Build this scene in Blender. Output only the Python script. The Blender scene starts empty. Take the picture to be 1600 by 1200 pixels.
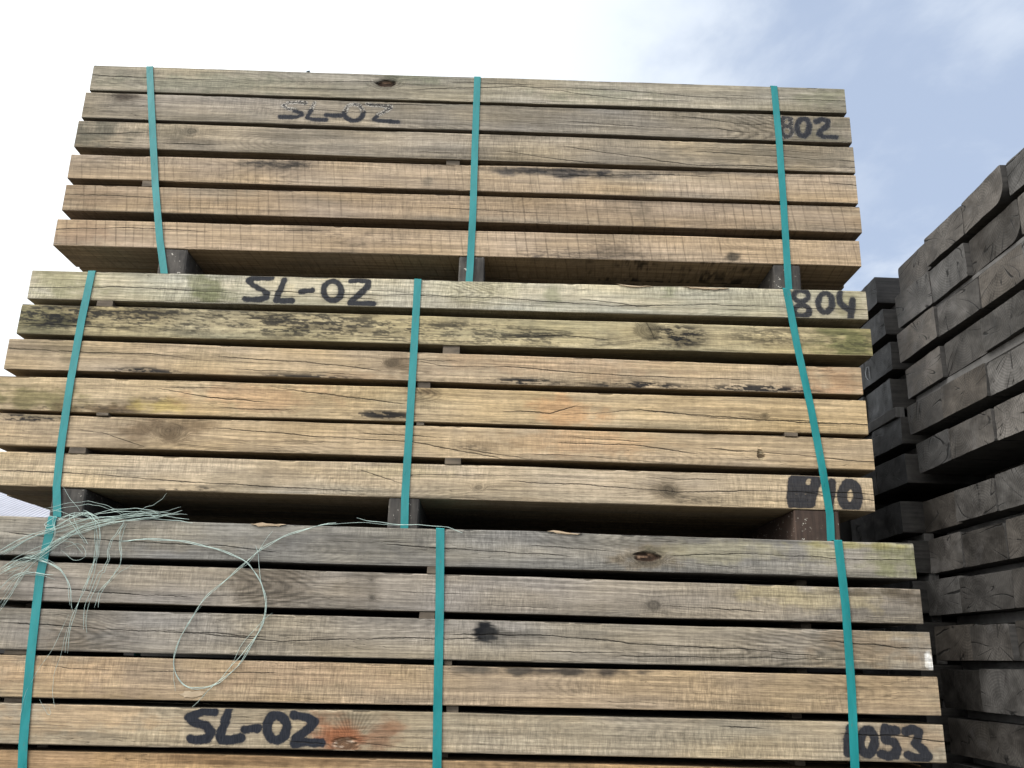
import bpy, math, random
import numpy as np
from mathutils import Matrix, Vector

# ------------------------------------------------------------------ camera
PITCH, ROLL, YAW, FPX = .2940, .0244, .0222, 1420.0     # fitted from the timber edges (1600 px wide frame)
def ray(px, py):
    x = px-800.0; y = py-600.0
    c, s = math.cos(ROLL), math.sin(ROLL); x, y = c*x+s*y, -s*x+c*y
    a, d, v = x/FPX, 1.0, -y/FPX
    c, s = math.cos(PITCH), math.sin(PITCH); Y, Z = c*d-s*v, s*d+c*v
    c, s = math.cos(YAW), math.sin(YAW)
    return np.array([c*a+s*Y, -s*a+c*Y, Z])
sc = bpy.context.scene
COL = sc.collection
cam = bpy.data.cameras.new('camera'); camo = bpy.data.objects.new('camera', cam); COL.objects.link(camo)
fw = Vector(ray(800, 600)).normalized()
rt = Vector(ray(801, 600)-ray(800, 600)).normalized()
up = rt.cross(fw).normalized()
camo.matrix_world = Matrix(((rt.x, up.x, -fw.x, 0), (rt.y, up.y, -fw.y, 0), (rt.z, up.z, -fw.z, 0), (0, 0, 0, 1)))
cam.sensor_width = 36; cam.lens = FPX/1600*36; cam.clip_start = .05; cam.clip_end = 3000
sc.camera = camo
GROUND = -0.70

# ------------------------------------------------------------------ world, sun, exposure
sc.view_settings.view_transform = 'Standard'; sc.view_settings.look = 'None'
sc.view_settings.exposure = 0.72; sc.view_settings.gamma = 1
w = bpy.data.worlds.new('World'); sc.world = w; w.use_nodes = True
SUN_AZ, SUN_EL = math.radians(232), math.radians(48)     # compass: 0 = +Y, clockwise; behind the camera's left shoulder
sdir = Vector((math.sin(SUN_AZ)*math.cos(SUN_EL), math.cos(SUN_AZ)*math.cos(SUN_EL), math.sin(SUN_EL)))

class NT:
    """small helper for writing node trees"""
    def __init__(s, tree): s.t = tree; tree.nodes.clear()
    def n(s, typ, **kw):
        nd = s.t.nodes.new(typ)
        for k, v in kw.items():
            if k == 'inp':
                for a, b in v.items(): s.put(nd.inputs[a], b)
            else: setattr(nd, k, v)
        return nd
    def put(s, sock, v):
        if hasattr(v, 'is_output') or isinstance(v, bpy.types.NodeSocket): s.t.links.new(v, sock)
        else: sock.default_value = v
    def m(s, op, a, b=None, c=None, clamp=False):
        nd = s.t.nodes.new('ShaderNodeMath'); nd.operation = op; nd.use_clamp = clamp
        s.put(nd.inputs[0], a)
        if b is not None: s.put(nd.inputs[1], b)
        if c is not None: s.put(nd.inputs[2], c)
        return nd.outputs[0]
    def mr(s, v, a, b, c=0.0, d=1.0, smooth=True):
        nd = s.t.nodes.new('ShaderNodeMapRange'); nd.interpolation_type = 'SMOOTHSTEP' if smooth else 'LINEAR'
        for i, q in enumerate((v, a, b, c, d)): s.put(nd.inputs[i], q)
        return nd.outputs[0]
    def mix(s, f, a, b, mode='MIX'):
        nd = s.t.nodes.new('ShaderNodeMix'); nd.data_type = 'RGBA'; nd.blend_type = mode; nd.clamp_factor = True
        s.put(nd.inputs[0], f)
        for i, q in ((6, a), (7, b)):
            s.put(nd.inputs[i], (*q, 1) if isinstance(q, tuple) and len(q) == 3 else q)
        return nd.outputs[2]
    def noise(s, vec, scale, detail=3.0, rough=.55, dist=0.0):
        nd = s.n('ShaderNodeTexNoise'); s.put(nd.inputs['Vector'], vec)
        nd.inputs['Scale'].default_value = scale; nd.inputs['Detail'].default_value = detail
        nd.inputs['Roughness'].default_value = rough; nd.inputs['Distortion'].default_value = dist
        return nd.outputs['Fac']
    def vmul(s, v, k):
        nd = s.n('ShaderNodeVectorMath', operation='MULTIPLY'); s.put(nd.inputs[0], v); s.put(nd.inputs[1], k); return nd.outputs[0]
    def vadd(s, v, k):
        nd = s.n('ShaderNodeVectorMath', operation='ADD'); s.put(nd.inputs[0], v); s.put(nd.inputs[1], k); return nd.outputs[0]
    def attr(s, name):
        return s.n('ShaderNodeAttribute', attribute_type='GEOMETRY', attribute_name=name)
    def sep(s, v):
        nd = s.n('ShaderNodeSeparateXYZ'); s.put(nd.inputs[0], v); return nd.outputs

N = NT(w.node_tree)
out = N.n('ShaderNodeOutputWorld'); bg = N.n('ShaderNodeBackground')
N.t.links.new(bg.outputs[0], out.inputs[0])
sky = N.n('ShaderNodeTexSky'); sky.sky_type = 'NISHITA'; sky.sun_disc = False
sky.sun_elevation = SUN_EL; sky.sun_rotation = SUN_AZ; sky.air_density = 1.0; sky.dust_density = 1.5; sky.ozone_density = 2.0
tc = N.n('ShaderNodeTexCoord'); d = tc.outputs['Generated']
xyz = N.sep(d)
dz = N.m('MAXIMUM', N.m('ADD', xyz[2], .12), .1)
comb = N.n('ShaderNodeCombineXYZ'); N.put(comb.inputs[0], N.m('DIVIDE', xyz[0], dz)); N.put(comb.inputs[1], N.m('DIVIDE', xyz[1], dz))
cv = comb.outputs[0]
c1 = N.noise(N.vadd(cv, (3.1, 1.7, 0)), 1.15, 5, .52, .25)
c2 = N.noise(N.vadd(cv, (7.7, 4.2, 2)), 3.0, 6, .6, .3)
# cloud cover thicker toward the left (-X) of the view
bias = N.m('MULTIPLY', N.m('ADD', xyz[0], -.22), -.85)
cov = N.m('ADD', N.m('ADD', N.m('MULTIPLY', N.mr(c1, .32, .68), .62), N.m('MULTIPLY', N.mr(c2, .32, .68), .38)), bias)
cov = N.mr(cov, .20, .85)
blue = N.mix(.80, N.vmul(sky.outputs[0], (.085,)*3), (.34, .405, .525))
cloudc = N.mix(N.mr(xyz[0], -.25, .30), (.80, .83, .85), (.49, .54, .61))
col = N.mix(cov, blue, cloudc)
glow = N.n('ShaderNodeVectorMath', operation='DOT_PRODUCT'); N.put(glow.inputs[0], d); glow.inputs[1].default_value = tuple(Vector((-.62, -.42, .66)).normalized())
gl = N.m('POWER', N.m('MAXIMUM', glow.outputs['Value'], 0.0), 2.0)
col = N.mix(1.0, col, N.vmul(N.mix(1.0, (1., .97, .92), (0, 0, 0), 'ADD'), N.m('MULTIPLY', gl, 1.0)), 'ADD')
N.put(bg.inputs[0], col); bg.inputs[1].default_value = 1.0

sl = bpy.data.lights.new('sun', 'SUN'); sl.energy = 1.5; sl.angle = math.radians(28); sl.color = (1, .96, .90)
slo = bpy.data.objects.new('sun', sl); COL.objects.link(slo); slo.rotation_euler = (-sdir).to_track_quat('-Z', 'Y').to_euler(); slo.location = (0, 0, 20)

# ------------------------------------------------------------------ helpers
def lin(c):
    return tuple((x/255/12.92) if x/255 <= .04045 else ((x/255+.055)/1.055)**2.4 for x in c)
E_WOOD = 1.02          # photo value -> albedo of sunless daylight on the front faces
def alb(c):
    a = np.array(lin(c)); l = a@np.array([.3, .6, .1])
    return (l+(a-l)*.76)*np.array([1.01, .985, .95])*E_WOOD*.84

def hsh(ix, iy, seed):
    with np.errstate(over='ignore'):
        h = (ix.astype(np.int64)*374761393+iy.astype(np.int64)*668265263+int(seed)*1442695041) & 0xffffffff
        h = ((h ^ (h >> 13))*1274126177) & 0xffffffff
        h = ((h ^ (h >> 15))*2246822519) & 0xffffffff
    return ((h ^ (h >> 16)) & 0xffffff)/float(0xffffff)
def vn(x, y, seed):
    ix = np.floor(x); iy = np.floor(y); fx = x-ix; fy = y-iy
    fx = fx*fx*fx*(fx*(fx*6-15)+10); fy = fy*fy*fy*(fy*(fy*6-15)+10)
    a = hsh(ix, iy, seed); b = hsh(ix+1, iy, seed); c = hsh(ix, iy+1, seed); e = hsh(ix+1, iy+1, seed)
    return (a*(1-fx)+b*fx)*(1-fy)+(c*(1-fx)+e*fx)*fy
def fbm(x, y, seed, o=3):
    s = 0; a = .5; t = 0
    for i in range(o):
        s = s+a*vn(x*2**i, y*2**i, seed+i*17); t += a; a *= .5
    return s/t
def sst(a, b, x):
    t = np.clip((x-a)/(b-a), 0, 1); return t*t*(3-2*t)

def mesh_np(name, V, F, mats, mi=None, smooth=False):
    me = bpy.data.meshes.new(name)
    nv = len(V); nf = len(F)
    me.vertices.add(nv); me.vertices.foreach_set('co', np.ascontiguousarray(V, dtype=np.float32).ravel())
    if isinstance(F, np.ndarray):
        k = F.shape[1]; me.loops.add(nf*k); me.polygons.add(nf)
        me.loops.foreach_set('vertex_index', F.astype(np.int32).ravel())
        me.polygons.foreach_set('loop_start', np.arange(nf, dtype=np.int32)*k)
        me.polygons.foreach_set('loop_total', np.full(nf, k, dtype=np.int32))
    else:
        tot = np.array([len(f) for f in F], dtype=np.int32)
        me.loops.add(int(tot.sum())); me.polygons.add(nf)
        me.loops.foreach_set('vertex_index', np.concatenate([np.asarray(f, dtype=np.int32) for f in F]))
        me.polygons.foreach_set('loop_start', np.concatenate([[0], np.cumsum(tot)[:-1]]).astype(np.int32))
        me.polygons.foreach_set('loop_total', tot)
    if mi is not None: me.polygons.foreach_set('material_index', np.asarray(mi, dtype=np.int32))
    me.polygons.foreach_set('use_smooth', np.full(nf, smooth))
    for m in (mats if isinstance(mats, (list, tuple)) else [mats]): me.materials.append(m)
    me.update(calc_edges=True)
    return me
def link(name, me, parent=None, loc=None, label=None, cat=None, group=None, kind=None):
    o = bpy.data.objects.new(name, me); COL.objects.link(o)
    if loc is not None: o.location = loc
    if parent is not None: o.parent = parent
    if label: o['label'] = label
    if cat: o['category'] = cat
    if group: o['group'] = group
    if kind: o['kind'] = kind
    return o
def put_attr(me, name, typ, data):
    a = me.attributes.new(name, typ, 'POINT')
    if typ == 'FLOAT_COLOR':
        data = np.concatenate([data, np.ones((len(data), 1))], 1); a.data.foreach_set('color', data.astype(np.float32).ravel())
    elif typ == 'FLOAT_VECTOR': a.data.foreach_set('vector', data.astype(np.float32).ravel())
    else: a.data.foreach_set('value', data.astype(np.float32).ravel())

# ------------------------------------------------------------------ materials
def new_mat(name):
    m = bpy.data.materials.new(name); m.use_nodes = True; N = NT(m.node_tree)
    o = N.n('ShaderNodeOutputMaterial'); b = N.n('ShaderNodeBsdfPrincipled'); N.t.links.new(b.outputs[0], o.inputs[0])
    return m, N, b
def oak_material():
    m, N, b = new_mat('sawn_oak')
    tint = N.attr('tint').outputs['Color']
    g = N.attr('grain').outputs['Vector']; gx, gv, gs = N.sep(g)
    ck = N.sep(N.attr('crack').outputs['Vector']); cw = N.sep(N.attr('crack_width').outputs['Vector'])
    sw = N.sep(N.attr('saw').outputs['Vector']); pt = N.sep(N.attr('paint').outputs['Vector'])
    fib = N.noise(N.vmul(g, (13., 560., 13.)), 1.0, 3, .65)
    ring = N.noise(N.vmul(g, (1.1, 75., 7.)), 1.0, 2, .5)
    ring2 = N.noise(N.vmul(g, (2.2, 170., 5.)), 1.0, 2, .5)
    mott = N.noise(N.vmul(g, (26., 60., 3.)), 1.0, 4, .65)
    calm = N.m('SUBTRACT', 1.0, N.m('MULTIPLY', sw[1], .6))     # heavily saw-marked faces show little fibre
    f = N.m('ADD', N.m('MULTIPLY', N.m('SUBTRACT', N.mr(fib, .30, .70), .5), N.m('MULTIPLY', calm, .50)), 1.01)
    f = N.m('MULTIPLY', f, N.m('ADD', N.m('MULTIPLY', N.mr(ring, .34, .66), .36), .82))
    f = N.m('MULTIPLY', f, N.m('ADD', N.m('MULTIPLY', N.mr(ring2, .38, .62), .30), .85))
    f = N.m('MULTIPLY', f, N.m('ADD', N.m('MULTIPLY', N.mr(mott, .32, .68), .20), .90))
    # short dark pores
    pore = N.noise(N.vmul(g, (45., 620., 9.)), 1.0, 1, .5)
    pm = N.mr(pore, .64, .74)
    f = N.m('MULTIPLY', f, N.m('SUBTRACT', 1.0, N.m('MULTIPLY', pm, N.m('MULTIPLY', calm, .48))))
    # saw marks across the face: strong spaced lines plus a fine cross-hatch
    wob = N.noise(N.vmul(g, (9., 25., 3.)), 1.0, 2, .5)
    ph = N.m('ADD', sw[0], N.m('MULTIPLY', wob, .10))
    sn = N.m('SINE', N.m('MULTIPLY', ph, 2*math.pi))
    line = N.mr(sn, .80, .995)
    lvar = N.mr(N.noise(N.vmul(g, (14., 5., 2.)), 1.0, 3, .7), .28, .66)
    line = N.m('MULTIPLY', N.m('MULTIPLY', line, lvar), sw[1])
    fine = N.noise(N.vmul(g, (330., 30., 4.)), 1.0, 3, .6)
    fine2 = N.noise(N.vmul(g, (110., 16., 6.)), 1.0, 3, .6)
    fm = N.m('MULTIPLY', N.m('ADD', N.m('MULTIPLY', N.mr(fine, .30, .70), .6), N.m('MULTIPLY', N.mr(fine2, .32, .68), .6)), sw[2])
    f = N.m('MULTIPLY', f, N.m('SUBTRACT', 1.0, N.m('MULTIPLY', line, .32)))
    f = N.m('MULTIPLY', f, N.m('ADD', N.m('SUBTRACT', 1.0, N.m('MULTIPLY', sw[2], .30)), N.m('MULTIPLY', fm, .54)))
    # authored drying cracks (signed distance travels in the attribute)
    cwob = N.m('MULTIPLY', N.m('SUBTRACT', N.noise(N.vmul(g, (60., 60., 3.)), 1.0, 3, .6), .5), .006)
    cr = None
    for i in range(3):
        q = N.m('DIVIDE', N.m('ADD', ck[i], cwob), N.m('MAXIMUM', cw[i], 1e-5))
        e = N.m('EXPONENT', N.m('MULTIPLY', N.m('MULTIPLY', q, q), -1.0))
        e = N.m('MULTIPLY', e, N.mr(cw[i], .00005, .0012))
        cr = e if cr is None else N.m('MAXIMUM', cr, e)
    # hairline checks everywhere
    hn = N.noise(N.vmul(g, (2.6, 46., 11.)), 1.0, 2, .5)
    hm = N.mr(N.noise(N.vmul(g, (1.7, 11., 5.)), 1.0, 2, .5), .54, .66)
    hair = N.m('MULTIPLY', N.mr(N.m('ABSOLUTE', N.m('SUBTRACT', hn, .5)), .0, .010, 1.0, 0.0), hm)
    cr = N.m('MAXIMUM', cr, N.m('MULTIPLY', hair, N.m('MULTIPLY', calm, .50)))
    col = N.mix(1.0, tint, N.vmul((1, 1, 1), f) if False else tint, 'MIX')
    cc = N.n('ShaderNodeVectorMath', operation='SCALE'); N.put(cc.inputs[0], tint); N.put(cc.inputs[3], f)
    col = cc.outputs[0]
    # sprayed paint
    pn = N.m('MULTIPLY', N.m('SUBTRACT', N.noise(N.vmul(g, (160., 160., 3.)), 1.0, 4, .7), .5), .010)
    sd = N.m('ADD', pt[0], pn)
    pcol = N.mix(N.mr(fine, .3, .7), (.011, .013, .019), (.028, .031, .040))
    cover = N.m('MULTIPLY', N.mr(sd, -.0025, .0045, 1.0, 0.0), pt[2])
    wn = N.noise(N.vmul(g, (120., 190., 9.)), 1.0, 3, .7)
    worn = N.m('MULTIPLY', N.mr(wn, .40, .52), pt[1])
    cover = N.m('MULTIPLY', cover, N.m('SUBTRACT', 1.0, N.m('MULTIPLY', worn, .62)))
    halo = N.m('MULTIPLY', N.mr(sd, -.002, .016, .22, 0.0), pt[2])
    col = N.mix(halo, col, (.03, .034, .045))
    # flaked pale rim where the old paint has lifted
    rim = N.m('MULTIPLY', N.m('MULTIPLY', N.mr(N.m('ABSOLUTE', N.m('ADD', sd, .001)), .001, .0065, 1.0, 0.0), N.mr(wn, .46, .56)), pt[1])
    col = N.mix(cover, col, pcol)
    col = N.mix(N.m('MULTIPLY', rim, .85), col, (.62, .58, .50))
    col = N.mix(N.m('MULTIPLY', cr, .93), col, (.012, .010, .008))
    N.put(b.inputs['Base Color'], col)
    b.inputs['Roughness'].default_value = .82; b.inputs['Specular IOR Level'].default_value = .25
    h = N.m('ADD', N.m('MULTIPLY', fib, .35), N.m('MULTIPLY', ring, .25))
    h = N.m('SUBTRACT', h, N.m('MULTIPLY', line, .45)); h = N.m('SUBTRACT', h, N.m('MULTIPLY', cr, 2.2))
    h = N.m('ADD', h, N.m('MULTIPLY', fm, .35))
    bp = N.n('ShaderNodeBump'); bp.inputs['Strength'].default_value = .7; bp.inputs['Distance'].default_value = .003
    N.put(bp.inputs['Height'], h); N.put(b.inputs['Normal'], bp.outputs[0])
    return m
OAK = oak_material()

def dark_end_material():
    m, N, b = new_mat('weathered_end_grain')
    p = N.attr('pith').outputs['Vector']; px, py, seed = N.sep(p)
    tint = N.attr('tint').outputs['Color']
    r = N.m('SQRT', N.m('ADD', N.m('MULTIPLY', px, px), N.m('MULTIPLY', py, py)))
    wob = N.noise(N.vmul(p, (9., 9., 1.)), 1.0, 3, .6)
    rr = N.m('ADD', N.m('MULTIPLY', r, 165.), N.m('MULTIPLY', wob, 5.))
    rings = N.m('SINE', N.m('MULTIPLY', rr, 2*math.pi*.5))
    rs = N.mr(rings, -.2, .95)
    inv = N.m('DIVIDE', 1.0, N.m('MAXIMUM', r, .004))
    cb = N.n('ShaderNodeCombineXYZ'); N.put(cb.inputs[0], N.m('MULTIPLY', px, inv)); N.put(cb.inputs[1], N.m('MULTIPLY', py, inv))
    N.put(cb.inputs[2], N.m('ADD', N.m('MULTIPLY', r, 1.2), N.m('MULTIPLY', seed, 31.)))
    a1 = N.noise(N.vadd(cb.outputs[0], N.vmul(N.n('ShaderNodeCombineXYZ', inp={0: wob, 1: wob}).outputs[0], (.07, .07, 0))), 2.3, 0, .5)
    rad = N.mr(N.m('ABSOLUTE', N.m('SUBTRACT', a1, .5)), .002, .019, 1., 0.)
    rm = N.mr(N.noise(N.vadd(N.vmul(p, (11., 11., 1.)), (4, 4, 4)), 1.0, 3, .6), .43, .52)
    rad = N.m('MULTIPLY', rad, rm)
    a2 = N.noise(cb.outputs[0], 9., 3, .6)
    big = N.noise(N.vmul(p, (7., 9., 3.)), 1.0, 4, .62)
    spk = N.noise(N.vmul(p, (150., 150., 3.)), 1.0, 4, .7)
    f = N.m('ADD', .60, N.m('MULTIPLY', N.mr(big, .30, .70), .72))
    f = N.m('MULTIPLY', f, N.m('ADD', .84, N.m('MULTIPLY', rs, .26)))
    f = N.m('MULTIPLY', f, N.m('ADD', .87, N.m('MULTIPLY', N.mr(a2, .32, .68), .26)))
    f = N.m('MULTIPLY', f, N.m('ADD', .88, N.m('MULTIPLY', N.mr(spk, .3, .7), .24)))
    cc = N.n('ShaderNodeVectorMath', operation='SCALE'); N.put(cc.inputs[0], tint); N.put(cc.inputs[3], f)
    pale = N.mr(N.noise(N.vadd(N.vmul(p, (5., 7., 2.)), (9, 1, 3)), 1.0, 3, .5), .58, .75)
    col = N.mix(N.m('MULTIPLY', pale, .35), cc.outputs[0], (.21, .20, .195))
    col = N.mix(N.m('MULTIPLY', rad, .9), col, (.006, .006, .006))
    N.put(b.inputs['Base Color'], col)
    N.put(b.inputs['Roughness'], N.mr(big, .3, .7, .50, .75)); b.inputs['Specular IOR Level'].default_value = .35
    h = N.m('ADD', N.m('MULTIPLY', rs, .2), N.m('MULTIPLY', spk, .25)); h = N.m('SUBTRACT', h, N.m('MULTIPLY', rad, 2.5))
    h = N.m('ADD', h, N.m('MULTIPLY', a2, .3))
    bp = N.n('ShaderNodeBump'); bp.inputs['Strength'].default_value = .5; bp.inputs['Distance'].default_value = .002
    N.put(bp.inputs['Height'], h); N.put(b.inputs['Normal'], bp.outputs[0])
    return m
DARKEND = dark_end_material()

def rough_wood(name, c0, c1, sx=4., sy=60., specks=None):
    """object-space wood for side faces, laths and bearers"""
    m, N, b = new_mat(name)
    oc = N.n('ShaderNodeTexCoord').outputs['Object']; rnd = N.n('ShaderNodeObjectInfo').outputs['Random']
    v = N.vadd(oc, (0, 0, 0)); off = N.n('ShaderNodeCombineXYZ'); N.put(off.inputs[1], N.m('MULTIPLY', rnd, 37.)); v = N.vadd(v, off.outputs[0])
    a = N.noise(N.vmul(v, (sx, sy, sy)), 1.0, 4, .6); c = N.noise(N.vmul(v, (14., 14., 14.)), 1.0, 4, .6)
    col = N.mix(N.mr(N.m('ADD', N.m('MULTIPLY', a, .6), N.m('MULTIPLY', c, .4)), .3, .7), c0, c1)
    col = N.mix(N.m('MULTIPLY', rnd, .35), col, c0)
    if specks:
        sp = N.mr(N.noise(N.vmul(v, (55., 55., 55.)), 1.0, 3, .65), .63, .66)
        col = N.mix(N.m('MULTIPLY', sp, N.mr(c, .45, .6)), col, specks)
    N.put(b.inputs['Base Color'], col); b.inputs['Roughness'].default_value = .85
    bp = N.n('ShaderNodeBump'); bp.inputs['Strength'].default_value = .5; bp.inputs['Distance'].default_value = .003
    N.put(bp.inputs['Height'], N.m('ADD', a, c)); N.put(b.inputs['Normal'], bp.outputs[0])
    return m
DARKSIDE = rough_wood('weathered_dark_oak', (.02, .019, .018), (.075, .07, .065))
LATH = rough_wood('lath_wood', (.07, .055, .04), (.21, .165, .115))
LATH_GREY = rough_wood('grey_lath_wood', (.07, .068, .066), (.19, .185, .18), 60., 4.)
BEARER = rough_wood('bearer_wood', (.022, .020, .018), (.11, .098, .085), 45., 5., (.55, .52, .45))
BEARER_RED = rough_wood('reddish_bearer_wood', (.030, .019, .014), (.10, .062, .045), 60., 4., (.70, .67, .58))
SPLINTER = rough_wood('fresh_splinter', (.38, .28, .18), (.60, .48, .33))

def strap_material():
    m, N, b = new_mat('green_polyester_strap')
    oc = N.n('ShaderNodeTexCoord').outputs['Object']
    n1 = N.noise(N.vmul(oc, (20., 20., 5.)), 1.0, 4, .6); n2 = N.noise(oc, 260., 2, .5)
    col = N.mix(N.mr(n1, .3, .7), (.003, .185, .185), (.010, .25, .255))
    dirt = N.mr(N.noise(N.vmul(oc, (55., 55., 18.)), 1.0, 4, .7), .60, .72)
    col = N.mix(N.m('MULTIPLY', dirt, .5), col, (.09, .15, .14))
    scr = N.mr(N.noise(N.vmul(oc, (900., 900., 9.)), 1.0, 3, .7), .60, .68)
    col = N.mix(N.m('MULTIPLY', scr, .30), col, (.10, .42, .42))
    wf = N.n('ShaderNodeTexWave'); N.put(wf.inputs['Vector'], oc); wf.bands_direction = 'DIAGONAL'; wf.inputs['Scale'].default_value = 90.
    n2 = N.m('ADD', N.m('MULTIPLY', wf.outputs['Fac'], .8), n2)
    N.put(b.inputs['Base Color'], col); N.put(b.inputs['Roughness'], N.mr(n1, .3, .7, .26, .46))
    bp = N.n('ShaderNodeBump'); bp.inputs['Strength'].default_value = .25; bp.inputs['Distance'].default_value = .0008
    N.put(bp.inputs['Height'], n2); N.put(b.inputs['Normal'], bp.outputs[0]); return m
STRAP = strap_material()
def plain(name, c, rough=.6, var=.25, scale=30.):
    m, N, b = new_mat(name); oc = N.n('ShaderNodeTexCoord').outputs['Object']
    n = N.noise(oc, scale, 4, .6)
    N.put(b.inputs['Base Color'], N.mix(N.mr(n, .3, .7), tuple(x*(1-var) for x in c), tuple(min(1, x*(1+var)) for x in c)))
    b.inputs['Roughness'].default_value = rough; return m
TWINE = plain('pale_green_twine', (.50, .62, .56), .6)
SCRAP = plain('grey_blue_plastic', (.30, .36, .42), .5)
CHALK = plain('chalk', (.42, .44, .46), .9)
GRAVEL = plain('gravel_ground', (.045, .043, .039), .95, .4, 9.)
ROOF = plain('pale_sheet_metal', (.46, .46, .50), .5, .08, 1.5)
WALLM = plain('pale_wall_cladding', (.45, .45, .44), .7, .1, 2.)

# ------------------------------------------------------------------ ground and the shed behind
n = 24; gx = np.linspace(-1, 1, n); gx = np.sign(gx)*np.abs(gx)**3*900
X, Y = np.meshgrid(gx, gx); V = np.stack([X.ravel(), Y.ravel(), np.full(X.size, GROUND)], 1)
q = np.arange(n*n).reshape(n, n); F = np.stack([q[:-1, :-1], q[:-1, 1:], q[1:, 1:], q[1:, :-1]], -1).reshape(-1, 4)
link('ground', mesh_np('ground', V, F, GRAVEL), kind='structure')

def box_vf(x0, x1, y0, y1, z0, z1):
    V = np.array([[x, y, z] for z in (z0, z1) for y in (y0, y1) for x in (x0, x1)], float)
    F = [(0, 2, 3, 1), (4, 5, 7, 6), (0, 1, 5, 4), (2, 6, 7, 3), (0, 4, 6, 2), (1, 3, 7, 5)]
    return V, F
def build_shed():
    x0, x1, y0, y1 = -22., -9., 22., 36.; eave, ridge = 2.3, 5.2; ym = (y0+y1)/2
    root = link('storage_shed', None, loc=(x0, y0, GROUND), label='pale shed with corrugated white roof glimpsed at the far left behind the timber', cat='shed')
    Vs = np.array([[0, 0, 0], [x1-x0, 0, 0], [x1-x0, y1-y0, 0], [0, y1-y0, 0], [0, 0, eave-GROUND], [x1-x0, 0, eave-GROUND],
                   [x1-x0, y1-y0, eave-GROUND], [0, y1-y0, eave-GROUND], [0, ym-y0, ridge-GROUND-.05], [x1-x0, ym-y0, ridge-GROUND-.05]], float)
    Fs = [(0, 1, 5, 4), (1, 2, 6, 9, 5), (2, 3, 7, 6), (3, 0, 4, 8, 7)]
    link('wall', mesh_np('shed_wall', Vs, Fs, WALLM), root)
    per = .13; k = int((x1-x0+.8)/per*4); xs = -.4+np.arange(k)*per/4
    zz = np.tile([0, .035, .035, 0], k//4+1)[:k]
    rows = []
    for (yy, hz) in ((-.4, eave-.15), (ym-y0, ridge+.02), (y1-y0+.4, eave-.15)):
        rows.append(np.stack([xs, np.full(k, yy), zz+hz-GROUND], 1))
    V = np.concatenate(rows); q = np.arange(3*k).reshape(3, k)
    F = np.stack([q[:-1, :-1], q[:-1, 1:], q[1:, 1:], q[1:, :-1]], -1).reshape(-1, 4)
    link('roof', mesh_np('shed_roof', V, F, ROOF), root)
build_shed()

# ------------------------------------------------------------------ front bundles: measured timber edges
# per row: (top-left, bottom-left), (top-right, bottom-right) in the photo; None = outside the frame (edge height taken at x=0)
T = [[(146,102,140,141),(1320,138.6,1322.6,177)],[(133,143.5,128,184),(1328,182.5,1331,223)],[(122,188,116,229),(1334,229,1336,269.5)],[(112,240,104,278),(1338,273.6,1340.6,317.5)],[(104,288,96,328),(1343.6,323,1347,364)],[(90,342,82,383),(1343,376,1346,416)]]
M = [[(51,422,41,466),(1352.6,454.5,1357.5,499.5)],[(34,475,26,521),(1361,514,1363,556)],[(14,529,6,576),(1347,574.5,1347,617)],[(None,587,None,640),(1354,626,1356,679)],[(None,645,None,695),(1364,685.5,1366.5,735)],[(None,705,None,759),(1363.5,746,1367,799)]]
B = [[(None,806,None,866.5),(1428,848.7,1432,905)],[(None,876,None,938.5),(1437.6,920.5,1444,976)],[(None,949,None,1015),(1452,988,1459,1048.6)],[(None,1022.5,None,1089),(1465,1058,1471,1118)],[(None,1097.5,None,1162.5),(1473.5,1132,1479.6,1193.6)],[(None,1171.5,None,1238),(1480,1207,1487,1269)]]
BD = [(4.107, -.0103), (4.013, -.0066), (3.784, .0169)]      # front plane Y = D + s X
LENG = 3.985; COLW = .27
def onp(b, px, py):
    r = ray(px, py); D, s = BD[b]; t = D/(r[1]-s*r[0]); return r*t
class Row: pass
rows = []
for b, S in enumerate((T, M, B)):
    for i, (L, R) in enumerate(S):
        q = Row(); q.b = b; q.i = i
        a, c = onp(b, R[0], R[1]), onp(b, R[2], R[3]); q.xr = (a[0]+c[0])/2; zr = (a[2], c[2])
        x0 = 0 if L[0] is None else L[0]; x1 = 0 if L[2] is None else L[2]
        e, f = onp(b, x0, L[1]), onp(b, x1, L[3])
        q.xl = (e[0]+f[0])/2 if L[0] is not None else q.xr-LENG+[.0, .012, -.02, .0, .015, .01][i]
        # straight edges through the measured points
        kt = (a[2]-e[2])/(a[0]-e[0]); kb = (c[2]-f[2])/(c[0]-f[0])
        q.zt = (lambda x, a=a, kt=kt: a[2]+kt*(x-a[0])); q.zb = (lambda x, c=c, kb=kb: c[2]+kb*(x-c[0]))
        rows.append(q)
def row(b, i): return rows[b*6+i]

# ------------------------------------------------------------------ wood look of every front sleeper (photo colours, pixel positions)
W = {}
def wood(b, i, base, grey, greyness=.4, saw=(0., .04), fine=.5, blobs=(), mold=(), knots=(), cracks=(), paint=(), pits=(), ncr=3):
    W[(b, i)] = dict(base=base, grey=grey, greyness=greyness, saw=saw, fine=fine, blobs=blobs, mold=mold, knots=knots, cracks=cracks, paint=paint, pits=pits, ncr=ncr)
GREEN = (118, 122, 82); DK = (70, 62, 52); ORG = (190, 140, 82)
wood(0,0,(184,172,146),(152,144,122),.55,(.15,.03),.45, blobs=[(330,130,190,20,(132,134,110),.5),(640,118,70,16,(120,128,96),.45),(940,150,120,16,(140,142,112),.4),(1290,150,50,22,(122,124,88),.5)],
     knots=[(603,130,26,12,'hole')], cracks=[[(146,118),(300,124),(480,128),(585,128)],[(640,140),(800,136),(950,140),(1100,152),(1320,158)],[(820,136),(1000,158),(1090,158)],[(700,128),(840,133)]])
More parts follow.
